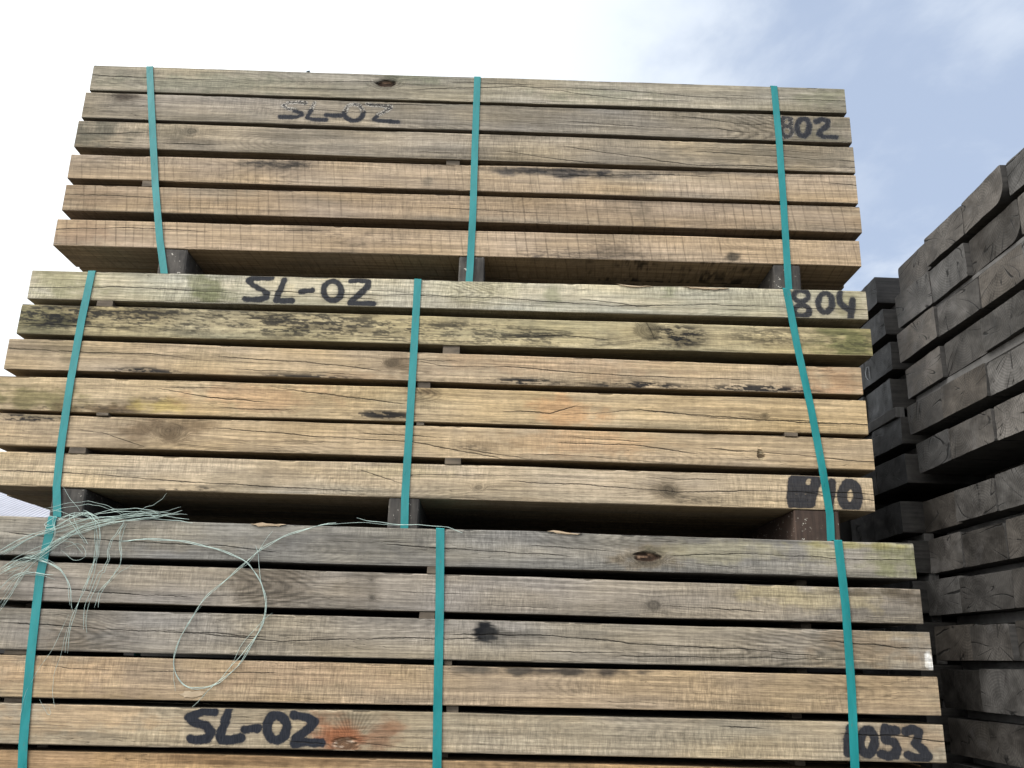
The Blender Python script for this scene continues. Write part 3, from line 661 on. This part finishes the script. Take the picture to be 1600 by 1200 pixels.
for q in rows:
    b, i = q.b, q.i; D, s = BD[b]
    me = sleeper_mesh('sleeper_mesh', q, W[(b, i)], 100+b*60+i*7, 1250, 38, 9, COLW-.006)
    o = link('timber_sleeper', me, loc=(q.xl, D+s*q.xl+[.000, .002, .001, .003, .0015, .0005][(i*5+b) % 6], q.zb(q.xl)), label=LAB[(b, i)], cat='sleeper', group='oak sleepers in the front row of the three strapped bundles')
    o.rotation_euler.z = math.atan(s); sleepers[(b, i)] = o
# two rows behind: seen only from below or from the side
for b in range(3):
    lib = []
    for q in rows[b*6:b*6+6]:
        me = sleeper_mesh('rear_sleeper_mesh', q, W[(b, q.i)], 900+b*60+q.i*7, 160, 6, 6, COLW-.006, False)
        for c in ((1, 2) if b == 0 else (1, 2, 3)):
            D, s = BD[b]; dx = [.0, .015, -.012, .02, -.008, .01][(q.i+c*2+b) % 6]
            o = link('timber_sleeper', me, loc=(q.xl+dx, D+s*q.xl+COLW*c, q.zb(q.xl)), label='oak sleeper in the rear rows of the %s bundle, mostly hidden behind the front row' % BN[b], cat='sleeper', group='rear sleepers of the %s bundle' % BN[b])
            o.rotation_euler.z = math.atan(s)

# dark wall added close behind the piles to stop light leaking through the gaps
V_, F_ = box_vf(0, 7.2, 0, .15, 0, 2.05)
V2_, F2_ = box_vf(-1.4, 0, .003, .147, 0, 1.28)          # lower left extension, added to block a light leak there
F_ = F_+[tuple(i+8 for i in f) for f in F2_]; V_ = np.concatenate([V_, V2_])
WALLD = plain('dark_light_block', (.030, .029, .028), .95, .4, 6.)
link('light_block_wall', mesh_np('light_block_wall', V_, F_, WALLD), loc=(-2.4, 5.40, GROUND), label='dark light-blocking wall added behind the timber piles to close off the gaps', cat='wall')

def bevel_box(name, sx, sy, sz, mat, bev=.003, seed=0):
    import bmesh
    bm = bmesh.new(); bmesh.ops.create_cube(bm, size=1)
    for v in bm.verts: v.co = Vector(((v.co.x+.5)*sx, (v.co.y+.5)*sy, (v.co.z+.5)*sz))
    bmesh.ops.bevel(bm, geom=bm.edges[:]+bm.verts[:], offset=min(bev, sz*.2, sx*.2), segments=1, affect='EDGES')
    r = random.Random(seed)
    for v in bm.verts: v.co += Vector((r.uniform(-1, 1), r.uniform(-1, 1), 0))*min(.0015, sx*.03)
    me = bpy.data.meshes.new(name); bm.to_mesh(me); bm.free(); me.materials.append(mat); return me

# ------------------------------------------------------------------ bearers under the bundles
BRG = {0: [(247, 290), (717, 757), (1208, 1250)], 1: [(78, 130), (607, 655), (1240, 1311)], 2: [(0, 60), (640, 700), (1250, 1320)]}
bear_words = [['left', 'middle', 'right']]*3
for b in range(3):
    q = row(b, 5)
    for k, (p0, p1) in enumerate(BRG[b]):
        yy = [410, 790, 1190][b]
        x0 = onp(b, p0, yy)[0]; x1 = onp(b, p1, yy)[0]; xm = (x0+x1)/2
        top = min(q.zb(x0), q.zb(x1))-.001
        bot = (max(row(b+1, 0).zt(x0), row(b+1, 0).zt(x1))+.003) if b < 2 else GROUND
        D, s = BD[b]
        mat = BEARER_RED if (b, k) == (1, 2) else BEARER
        me = bevel_box('bearer_mesh', x1-x0, COLW*(3 if b == 0 else 4)-.02, top-bot, mat, .006, b*3+k)
        under = 'the %s bundle of sleepers' % BN[b]
        lab = ['dark square timber bearer under the %s end of %s', 'dark square timber bearer under the %s of %s', 'dark square timber bearer under the %s end of %s'][k] % (bear_words[b][k], under)
        if (b, k) == (1, 2): lab = 'reddish brown bearer with white specks under the right end of the middle bundle'
        o = link('timber_bearer', me, loc=(x0, D+s*x0+.004, bot), label=lab, cat='bearer', group='bearers under the strapped bundles')
        o.rotation_euler.z = math.atan(s)

# ------------------------------------------------------------------ thin laths in the gaps
LX = {0: [(230, .07), (708, .03), (1238, .03)], 1: [(138, .02), (690, .05), (1235, .03)], 2: [(22, .02), (676, .015), (1260, .05)]}
SPOT = {(0, 2): {1: (697, 718, .012)}, (0, 3): {0: (219, 235, .0)}, (1, 0): {0: (148, 173, .0)}, (1, 1): {1: (692, 718, .01)}, (1, 2): {1: (652, 672, .01)}, (1, 3): {0: (148, 166, -.004), 1: (650, 662, .005), 2: (1226, 1246, -.002)},
        (1, 4): {0: (104, 130, .0), 1: (695, 720, -.004)}, (2, 0): {1: (667, 681, .0)}, (2, 1): {1: (655, 679, .004)}, (2, 2): {0: (0, 38, .015), 1: (694, 706, .012)}, (2, 3): {0: (0, 30, .02), 1: (697, 716, .015)}}
rr = random.Random(5)
for b in range(3):
    D, s = BD[b]
    for i in range(5):
        qa, qb = row(b, i), row(b, i+1)
        for k in range(3):
            px, rec = LX[b][k]; yy = (T, M, B)[b][i][1][3]-8
            p0, p1 = px+rr.uniform(-14, 14), 0; p1 = p0+16; rec = rec+rr.uniform(.06, .12)
            if k in SPOT.get((b, i), {}): p0, p1, rec = SPOT[(b, i)][k]
            x0, x1 = onp(b, p0, yy)[0], onp(b, p1, yy)[0]
            z1 = min(qa.zb(x0), qa.zb(x1))-.0008; z0 = max(qb.zt(x0), qb.zt(x1))+.0008
            if z1-z0 < .004: continue
            me = bevel_box('lath_mesh', x1-x0, COLW*(3 if b == 0 else 4)-.06-rec, z1-z0, LATH, .001, i*3+k)
            o = link('spacer_lath', me, loc=(x0, D+s*x0+rec, z0), label='thin wooden lath near the %s strap between sleepers %s of the %s bundle' % (['left', 'middle', 'right'][k], ['one and two', 'two and three', 'three and four', 'four and five', 'five and six'][i], BN[b]), cat='lath', group='spacer laths between the sleepers')
            o.rotation_euler.z = math.atan(s)+rr.uniform(-.01, .01)

# ------------------------------------------------------------------ green straps
SP = {(0,0): [(234,106),(238,190),(243,290),(250,375),(257,428)], (0,1): [(746,121),(742,230),(739,330),(735,408),(733,440)], (0,2): [(1209,136),(1217,220),(1224,320),(1230,420),(1232,452)],
      (1,0): [(144,424),(128,500),(110,600),(96,695),(89,760),(90,806)], (1,1): [(653,437),(646,560),(639,680),(633,778),(632,822)], (1,2): [(1228,451),(1245,540),(1267,640),(1284,730),(1296,803),(1298,846)],
      (2,0): [(83,808),(63,900),(48,1030),(37,1160),(33,1260)], (2,1): [(688,825),(687,950),(684,1100),(682,1265)], (2,2): [(1309,847),(1321,950),(1330,1080),(1338,1265)]}
for (b, k), pts in SP.items():
    D, s = BD[b]; wd = .0345
    P3 = []
    for n_, (px, py) in enumerate(pts):
        p = onp(b, px, py); P3.append(np.array([p[0], p[1]-.004, p[2]]))
    # densify, with a slight slack bow between timbers
    dn = []
    for a, c in zip(P3[:-1], P3[1:]):
        for t in np.linspace(0, 1, 8)[:-1]: dn.append(a+(c-a)*t)
    dn.append(P3[-1])
    xt = dn[0][0]; ztop = row(b, 0).zt(xt)+.0035; dn[0][2] = ztop-.003
    xb = dn[-1][0]; bot = (row(b+1, 0).zt(xb)+.0022) if b < 2 else GROUND+.002
    q5 = row(b, 5)
    dn = [p for p in dn if p[2] > bot+.004]
    dep = COLW*(3 if b == 0 else 4)
    loop = [np.array([xt, dn[0][1]+.003, ztop])]
    path = [np.array([xt-.01, dn[0][1]+dep+.008, ztop]), loop[0]]+dn+[np.array([xb, dn[-1][1]+.001, bot+.0015]), np.array([xb, dn[-1][1]+.004, bot]), np.array([xb, dn[-1][1]+dep, bot]), np.array([xb, dn[-1][1]+dep+.010, bot+.004])]
    n_ = len(path); th = .0011
    V = []; F = []
    for j, p in enumerate(path):
        a = path[j-1]; c = path[(j+1) % n_]; t = c-a; t = t/np.linalg.norm(t)
        xa = np.array([1., 0, 0]); xa = xa-t*(xa@t); xa /= np.linalg.norm(xa); nn = np.cross(t, xa)
        tw = .0012*math.sin(j*.45+k*2+b)
        for sx, sn in ((-.5, -.5), (.5, -.5), (.5, .5), (-.5, .5)):
            V.append(p+xa*wd*sx+nn*(th*sn+tw*sx))
    for j in range(n_):
        a = j*4; c = ((j+1) % n_)*4
        for e in range(4): F.append((a+e, a+(e+1) % 4, c+(e+1) % 4, c+e))
    V = np.array(V); org = np.array([xb, D+s*xb, bot])
    me = mesh_np('strap_mesh', V-org, np.array(F), STRAP, smooth=False)
    link('plastic_strap', me, loc=org, label='green plastic strap round the %s bundle, the %s of its three' % (BN[b], ['left one', 'middle one', 'right one'][k]), cat='strap', group='green straps round the bundles')

# ------------------------------------------------------------------ dark piles on the right (their sawn ends face left)
def dark_mesh(seed, wy, h, tone, wane=0, L=2.6):
    """end face in the local plane x=0, timber runs to +x"""
    r = random.Random(seed); ny, nz = 30, 16
    Yg, Zg = np.meshgrid(np.linspace(0, 1, ny), np.linspace(0, 1, nz), indexing='ij')
    # rounded or waned outline
    y = Yg*wy; z = Zg*h
    cr = .006
    def rect(y, z):
        # pull corners in
        for (cy, cz, R) in ((0, 0, wane if wane else cr), (0, h, cr), (wy, 0, cr), (wy, h, cr)):
            sy, sz = (1 if cy == 0 else -1), (1 if cz == 0 else -1)
            cxp, czp = cy+sy*R, cz+sz*R
            inn = ((y-cxp)*sy < 0) & ((z-czp)*sz < 0)
            dy = (cxp-y)*sy; dz_ = (czp-z)*sz; mx = np.maximum(dy, dz_)+1e-9; hy = np.hypot(dy, dz_)+1e-9
            f = np.where(inn, mx/hy, 1)
            y = np.where(inn, cxp-sy*dy*f, y); z = np.where(inn, czp-sz*dz_*f, z)
        return y, z
    y, z = rect(y, z)
    sk = r.uniform(-.006, .006)
    x = .004*(fbm(y*10, z*10, seed, 3)-.5)*2+sk*(Yg-.5)*2+r.uniform(-.004, .004)*(Zg-.5)
    V = [np.stack([x, y, z], -1).reshape(-1, 3)]
    q = np.arange(ny*nz).reshape(ny, nz)
    F = np.stack([q[:-1, :-1], q[:-1, 1:], q[1:, 1:], q[1:, :-1]], -1).reshape(-1, 4)
    # perimeter extruded
    per = list(q[:, 0])+list(q[-1, 1:])+list(q[-2::-1, -1])+list(q[0, -2:0:-1])
    R0 = V[0][per]; k = len(per); ring = []
    for xx in (0, .02, .15, .5, 1.2, L):
        Rr = R0.copy(); Rr[:, 0] = R0[:, 0] if xx == 0 else xx
        Rr[:, 2] += .0015*math.sin(xx*5+seed)*(1 if xx else 0); ring.append(Rr)
    V.append(np.concatenate(ring)); off = ny*nz
    i2 = off+np.arange(6*k).reshape(6, k)
    F2 = np.stack([i2[:-1], np.roll(i2[:-1], -1, 1), np.roll(i2[1:], -1, 1), i2[1:]], -1).reshape(-1, 4)[:, ::-1]
    Vv = np.concatenate(V)
    faces = [tuple(f) for f in F.tolist()]+[tuple(f) for f in F2.tolist()]+[tuple(i2[-1][::-1].tolist())]
    mi = [0]*len(F)+[1]*(len(F2)+1)
    me = mesh_np('dark_sleeper_mesh', Vv, faces, [DARKEND, DARKSIDE], mi)
    pc = (wy*r.uniform(.2, .8), h*r.choice([r.uniform(-.1, .25), r.uniform(.3, .7), r.uniform(.8, 1.2)]))
    pith = np.stack([Vv[:, 1]-pc[0], Vv[:, 2]-pc[1], np.full(len(Vv), r.uniform(0, 10))], 1)
    put_attr(me, 'pith', 'FLOAT_VECTOR', pith)
    put_attr(me, 'tint', 'FLOAT_COLOR', np.repeat(np.array(tone)[None], len(Vv), 0))
    return me
XE = 2.1
NEAR = [(2.014,1.867),(1.844,1.675),(1.651,1.496),(1.456,1.301),(1.258,1.112),(1.061,.915),(.777,.628),(.590,.432),(.400,.240),(.192,.041),(.001,-.164),(-.206,-.358),(-.396,-.550)]
NY = [(4.345,3.995,3.640,3.290,2.94,2.6),(4.338,3.985,3.655,3.255,2.92,2.58),(4.365,3.96,3.60,3.26,2.93,2.6),(4.358,3.97,3.615,3.27,2.94,2.6),(4.345,4.01,3.63,3.28,2.93,2.6),(4.325,3.99,3.62,3.29,2.95,2.6),
      (4.338,3.98,3.66,3.31),(4.315,3.99,3.64,3.30),(4.330,4.03,3.63,3.29),(4.340,3.968,3.677,3.31),(4.330,3.966,3.62,3.28),(4.322,3.98,3.63,3.29),(4.33,3.97,3.62,3.28)]
FAR = [(2.073,1.919,4.582),(1.859,1.712,4.520),(1.666,1.511,4.506),(1.465,1.300,4.519),(1.243,1.100,4.468),(1.048,.898,4.462),(.819,.658,4.552),(.618,.458,4.53),(.418,.262,4.52),(.222,.066,4.54),(.024,-.135,4.53),(-.176,-.33,4.52),(-.372,-.53,4.53)]
ordn = ['top', 'second', 'third', 'fourth', 'fifth', 'sixth', 'seventh', 'eighth', 'ninth', 'tenth', 'eleventh', 'twelfth', 'thirteenth']
ordc = ['first', 'second', 'third', 'fourth', 'fifth']
r = random.Random(11)
for i, (zt, zb) in enumerate(NEAR):
    for c in range(len(NY[i])-1):
        y1, y0 = NY[i][c]-.002, NY[i][c+1]+.002
        t = r.uniform(.6, 1.45)*(1.45 if i < 6 else .85); warm = r.uniform(.02, .14); base = .060*t  # upper rows lighter, lower rows darker: fall of light put into the tone
        tone = (base*(1+warm), base, base*(1-warm))
        wane = .075 if (i, c) in ((1, 2), (0, 2)) else 0
        dh = r.uniform(-.012, .006) if c else 0
        me = dark_mesh(300+i*9+c, y1-y0, zt-zb+dh, tone, wane)
        xo = XE+[0, .0, -.012, .004, .0, -.004, .0, .006, .0, -.006, .004, 0, 0][i]+r.uniform(-.018, .014)
        link('weathered_sleeper', me, loc=(xo, y0, zb), label='dark sleeper end in the near right pile, %s row down, %s from the left' % (ordn[i], ordc[c]), cat='sleeper', group='dark weathered sleepers of the near right pile')
for i, (zt, zb, yf) in enumerate(FAR):
    for c in range(2):
        t = r.uniform(.8, 1.2); base = .052*t
        me = dark_mesh(600+i*9+c, .345, zt-zb, (base, base, base*1.02))
        xo = XE+r.uniform(-.006, .010)
        o = link('weathered_sleeper', me, loc=(xo, yf+c*.35, zb), label='dark sleeper in the narrow far pile, %s row down, %s column' % (ordn[i], ['front', 'rear'][c]), cat='sleeper', group='dark weathered sleepers of the far right pile')
        if (i, c) == (2, 0):
            # chalked sign on the sawn end
            pts = [(.0, .0), (.0, .07), (.03, .075), (.05, .05), (.045, .02), (.02, -.002)]
            V = []; F = []
            for a, (yy, zz) in enumerate(pts): V += [(-.007, yy, zz), (-.007, yy+.007, zz+.004), (-.005, yy, zz), (-.005, yy+.007, zz+.004)]
            for a in range(len(pts)-1):
                A, Bq = a*4, a*4+4
                for e, f in ((0, 1), (1, 3), (3, 2), (2, 0)): F.append((A+e, A+f, Bq+f, Bq+e))
            link('chalk_mark', mesh_np('chalk', np.array(V), np.array(F), CHALK), o, loc=(0, .27, .03))
# laths and bearers of the dark piles (they run along Y)
def ylath(x, y0, y1, z0, z1, wx, lab, mat=LATH_GREY, name='spacer_lath', cat='lath', group='grey laths in the dark piles'):
    me = bevel_box('lath_mesh', wx, y1-y0, z1-z0, mat, .003, int(z0*1000) % 97)
    link(name, me, loc=(x, y0, z0), label=lab, cat=cat, group=group)
for i in range(12):
    if i == 5: continue
    z1 = NEAR[i][1]; z0 = NEAR[i+1][0]
    xl = XE+(.012 if i in (1, 3) else .09)
    ylath(xl, NY[i][-1]+.03, 4.30, z0+.001, z1-.0012 if z1-z0 < .05 else z0+.03, .05, 'thin grey lath under the %s row of the near dark pile' % ordn[i])
    z1 = FAR[i][1]; z0 = FAR[i+1][0]
    ylath(XE-.012 if i == 3 else XE+.10, FAR[i+1][2]+.02, 5.2, z0+.001, z1-.001, .05, 'thin grey lath under the %s row of the far dark pile' % ordn[i])
for j, xx in enumerate((2.42, 4.3)):
    ylath(xx, 2.62, 4.31, .779, .913, .12, 'dark bearer between the upper and lower halves of the near dark pile, %s end' % ['left', 'right'][j], BEARER, 'timber_bearer', 'bearer', 'bearers in the dark piles')
    ylath(xx, 2.62 if False else 3.29, 4.31, GROUND, -.552, .12, 'dark bearer on the ground beneath the near dark pile, %s end' % ['left', 'right'][j], BEARER, 'timber_bearer', 'bearer', 'bearers in the dark piles')
    ylath(xx, 4.56, 5.22, GROUND, -.532, .12, 'dark bearer on the ground beneath the far dark pile, %s end' % ['left', 'right'][j], BEARER, 'timber_bearer', 'bearer', 'bearers in the dark piles')

# ------------------------------------------------------------------ frayed twine
def tube(paths, rad, seg=4):
    V = []; F = []
    for P in paths:
        P = np.array(P); n_ = len(P); base = len(V)
        for j in range(n_):
            t = P[min(j+1, n_-1)]-P[max(j-1, 0)]; t = t/(np.linalg.norm(t)+1e-9)
            a = np.cross(t, [.1, 1, .05]); a /= np.linalg.norm(a)+1e-9; c = np.cross(t, a)
            R_ = rad*(1 if 1 < j < n_-2 else .6)
            for k in range(seg):
                an = 2*math.pi*k/seg; V.append(P[j]+(a*math.cos(an)+c*math.sin(an))*R_)
        for j in range(n_-1):
            for k in range(seg):
                A = base+j*seg; Bq = A+seg
                F.append((A+k, A+(k+1) % seg, Bq+(k+1) % seg, Bq+k))
    return np.array(V), np.array(F)
def smooth(P, n=6):
    P = [np.array(p, float) for p in P]; P = [2*P[0]-P[1]]+P+[2*P[-1]-P[-2]]; o = []
    for i in range(1, len(P)-2):
        for t in np.linspace(0, 1, n, endpoint=False):
            a, b_, c, d_ = P[i-1:i+3]
            o.append(.5*((2*b_)+(c-a)*t+(2*a-5*b_+4*c-d_)*t*t+(3*b_-a-3*c+d_)*t**3))
    o.append(P[-2]); return o
def z47(l): return [(x/4.706, 680+y/4.706) for x, y in l]
def z2(l): return [(x/2, 760+y/2) for x, y in l]
def to3(l, rnd_, lift=.012, jit=0., wav=.0004):
    l = smooth(l); out_ = []; n_ = len(l); ph = rnd_.uniform(0, 6)
    ja = np.array([rnd_.uniform(-jit, jit), rnd_.uniform(-jit, jit)]); jb = np.array([rnd_.uniform(-jit, jit), rnd_.uniform(-jit, jit)])
    for k, p in enumerate(l):
        t = k/max(1, n_-1); p = p+ja*(1-t)+jb*t+np.array([math.sin(k*.55+ph)*math.sin(k*.21+ph*2), math.cos(k*.43+ph*3)*math.sin(k*.31)])*1.1
        w3 = onp(2, p[0], p[1]); w3 = w3*(1-(lift+.004*math.sin(t*5+ph))/w3[1])
        out_.append(w3+np.array([rnd_.uniform(-wav, wav), 0, rnd_.uniform(-wav, wav)]))
    return out_
TA = [z47([(0,870),(130,800),(270,735),(430,690),(620,625),(800,600),(900,600)]), z47([(0,880),(200,770),(400,680),(560,600),(640,575)]),
 z47([(200,900),(330,850),(450,770),(600,720),(750,670),(900,630),(1100,600),(1220,580),(1340,555)]), z47([(270,890),(400,800),(560,690),(700,640),(900,605),(1100,590),(1250,600),(1390,620)]),
 z47([(300,870),(440,760),(600,680),(760,640),(1000,590),(1180,575)]), z47([(690,580),(780,555),(900,542),(1020,542),(1110,555),(1170,585)]),
 z47([(600,570),(660,600),(690,660),(700,760),(700,860),(680,940),(650,1035)])+z2([(262,320),(235,380),(215,440),(205,520)]),
 z47([(620,565),(710,600),(735,680),(725,780),(712,880)])+z2([(290,250),(265,330)]),
 z47([(510,575),(520,630),(560,700),(605,760),(630,790)]), z47([(430,620),(480,590),(560,570),(650,570),(700,590)]),
 z47([(920,650),(870,720),(820,790),(800,850),(805,920),(770,1000),(740,1035)])+z2([(290,340),(270,400),(270,455)]),
 z47([(930,650),(905,720),(890,800),(890,900),(880,960),(830,1035)])+z2([(310,330),(295,380)]),
 z47([(0,980),(100,930),(200,900),(330,930),(420,970),(470,1030)]), z47([(0,1010),(130,960),(220,920),(300,860)]),
 z2([(110,230),(150,240),(190,265),(210,300),(220,370)]), z2([(0,275),(60,240),(110,225),(180,190)]), z2([(0,390),(40,330),(80,270),(130,220)]), z2([(10,330),(60,280),(110,270),(165,275)]),
 z47([(410,615),(400,660),(410,700),(380,790),(340,840)]), z47([(440,610),(350,660),(340,690),(400,690)])]
TB = [z47([(330,540),(450,510),(600,490),(680,492),(780,520),(870,555),(920,575),(990,565)]), z47([(350,545),(500,580),(640,640)]), z47([(460,375),(520,470),(590,560)]), z47([(1230,425),(1180,480),(1120,515),(1060,540),(1000,580)]),
 z2([(210,440),(190,520),(170,590),(165,640),(168,690)]), z2([(215,400),(160,510),(110,590),(80,650),(60,720)]), z2([(125,665),(145,710),(158,710),(155,690)]), z2([(0,260),(50,225),(120,190),(210,170),(260,210)]),
 z2([(415,245),(380,265),(340,300),(300,340)]), z2([(0,380),(30,350),(55,300),(100,250),(170,200)]), z2([(0,200),(60,165),(130,140),(200,120)]), z2([(150,150),(230,130),(330,110),(440,95)]), z2([(190,200),(230,230),(270,215),(250,180),(200,190)])]
r = random.Random(3)
pa = [to3(l, r, .007) for l in TA]+[to3(l, r, .02, 7, .0005) for l in TA for _ in range(1)]
pb = [to3(l, r, .008) for l in TB]+[to3(l, r, .014, 10, .0006) for l in TA[:5]+TA[12:18]+TB[:2]]
Va, Fa = tube(pa, .0010); Vb, Fb = tube(pb, .0006)
org = np.array(onp(2, 60, 850))
link('frayed_twine', mesh_np('twine', np.concatenate([Va, Vb])-org, np.concatenate([Fa, Fb+len(Va)]), TWINE), loc=org, label='tangle of frayed pale green twine hanging at the left strap of the bottom bundle', cat='twine')
TL = [z2([(380,170),(470,165),(560,170),(640,185),(720,210),(775,240),(810,290),(825,340),(828,400),(800,470),(750,550),(700,600),(640,628),(580,622),(548,580),(545,530),(560,480),(600,410),(650,340),(720,280),(780,225),(840,180),(900,150),(980,125),(1050,112)]),
 z2([(800,185),(810,230),(812,290),(830,340),(830,410),(790,480),(740,540),(700,590),(650,640),(600,690)]), z2([(1115,98),(1160,108),(1240,118),(1320,122),(1390,128),(1445,145)])]
TL2 = [z2([(850,395),(810,430),(760,490),(720,560)]), z2([(850,140),(820,180),(790,225),(755,255)]), z2([(548,640),(542,590),(546,520),(580,440),(630,370)]), z2([(1000,122),(1100,112),(1200,118),(1290,122)]), z2([(370,175),(460,168),(560,173),(660,192),(740,220)])]
Va, Fa = tube([to3(l, r, .007) for l in TL]+[to3(TL[0], r, .016, 2)], .0011); Vb, Fb = tube([to3(l, r, .007) for l in TL2], .0007)
org = np.array(onp(2, 400, 900))
link('looped_twine', mesh_np('twine_loop', np.concatenate([Va, Vb])-org, np.concatenate([Fa, Fb+len(Va)]), TWINE), loc=org, label='long loop of pale green twine hanging over the bottom bundle left of the middle strap', cat='twine')

# ------------------------------------------------------------------ splinters and the scrap on top
def splinter(b, i, pts, th=.004, seed=0, tone=SPLINTER):
    """ragged sliver lying on the face; pts outline in photo pixels"""
    o = sleepers[(b, i)]; r0 = random.Random(seed+int(pts[0][0])); q_ = []
    for a_, c_ in zip(pts, pts[1:]+pts[:1]):
        for t_ in (0, .33, .66): q_.append((a_[0]+(c_[0]-a_[0])*t_+r0.uniform(-1.6, 1.6), a_[1]+(c_[1]-a_[1])*t_+r0.uniform(-.8, .8)))
    P = [onp(b, *p) for p in q_]; n_ = len(P); V = []
    rot = Matrix.Rotation(-o.rotation_euler.z, 3, 'Z')
    r_ = random.Random(seed)
    for dy in (-th, .001):
        for p in P:
            q_ = Vector(p)+Vector((0, dy*(r_.uniform(.4, 1) if dy < 0 else 1), 0))-o.location; V.append(tuple(rot @ q_))
    F = [tuple(range(n_)), tuple(range(2*n_-1, n_-1, -1))]+[(k, n_+k, n_+(k+1) % n_, (k+1) % n_) for k in range(n_)]
    link('splinter', mesh_np('splinter', np.array(V), F, tone), o)
splinter(2, 0, [(392,818.2),(412,817),(430,819),(448,820),(437,822.4),(420,821.5),(405,822.5)], .006)
splinter(2, 0, [(855,829.5),(872,829),(890,832),(908,833.8),(898,835.6),(878,834)], .006)
splinter(2, 3, [(281,1084),(290,1080),(300,1081),(312,1079),(322,1081),(318,1085),(310,1088),(300,1090),(288,1089)], .003)
splinter(1, 0, [(965,444),(985,446.4),(1010,447.2),(1022,446.6),(1002,449.4),(980,448.4)], .005)
splinter(1, 0, [(1066,448.2),(1090,449),(1120,450.2),(1138,450.4),(1118,452.6),(1088,451.4)], .005)
p = onp(0, 477, 112); q0 = row(0, 0); zt = q0.zt(p[0])
V = []; F = []
prof = [(0, 0), (.002, .016), (.014, .018), (.020, .020), (.024, .006), (.036, .002), (.036, .0), (.022, .003), (.018, .015), (.012, .014), (.006, .012), (.004, .0)]
for y in (0, .02): V += [(x, y, z) for x, z in prof]
k = len(prof); F = [tuple(range(k))[::-1], tuple(range(k, 2*k))]+[(j, (j+1) % k, k+(j+1) % k, k+j) for j in range(k)]
link('plastic_scrap', mesh_np('scrap', np.array(V), F, SCRAP), loc=(p[0], p[1]+.012, zt+.0005), label='tiny grey blue plastic scrap lying on top of the topmost sleeper', cat='scrap')
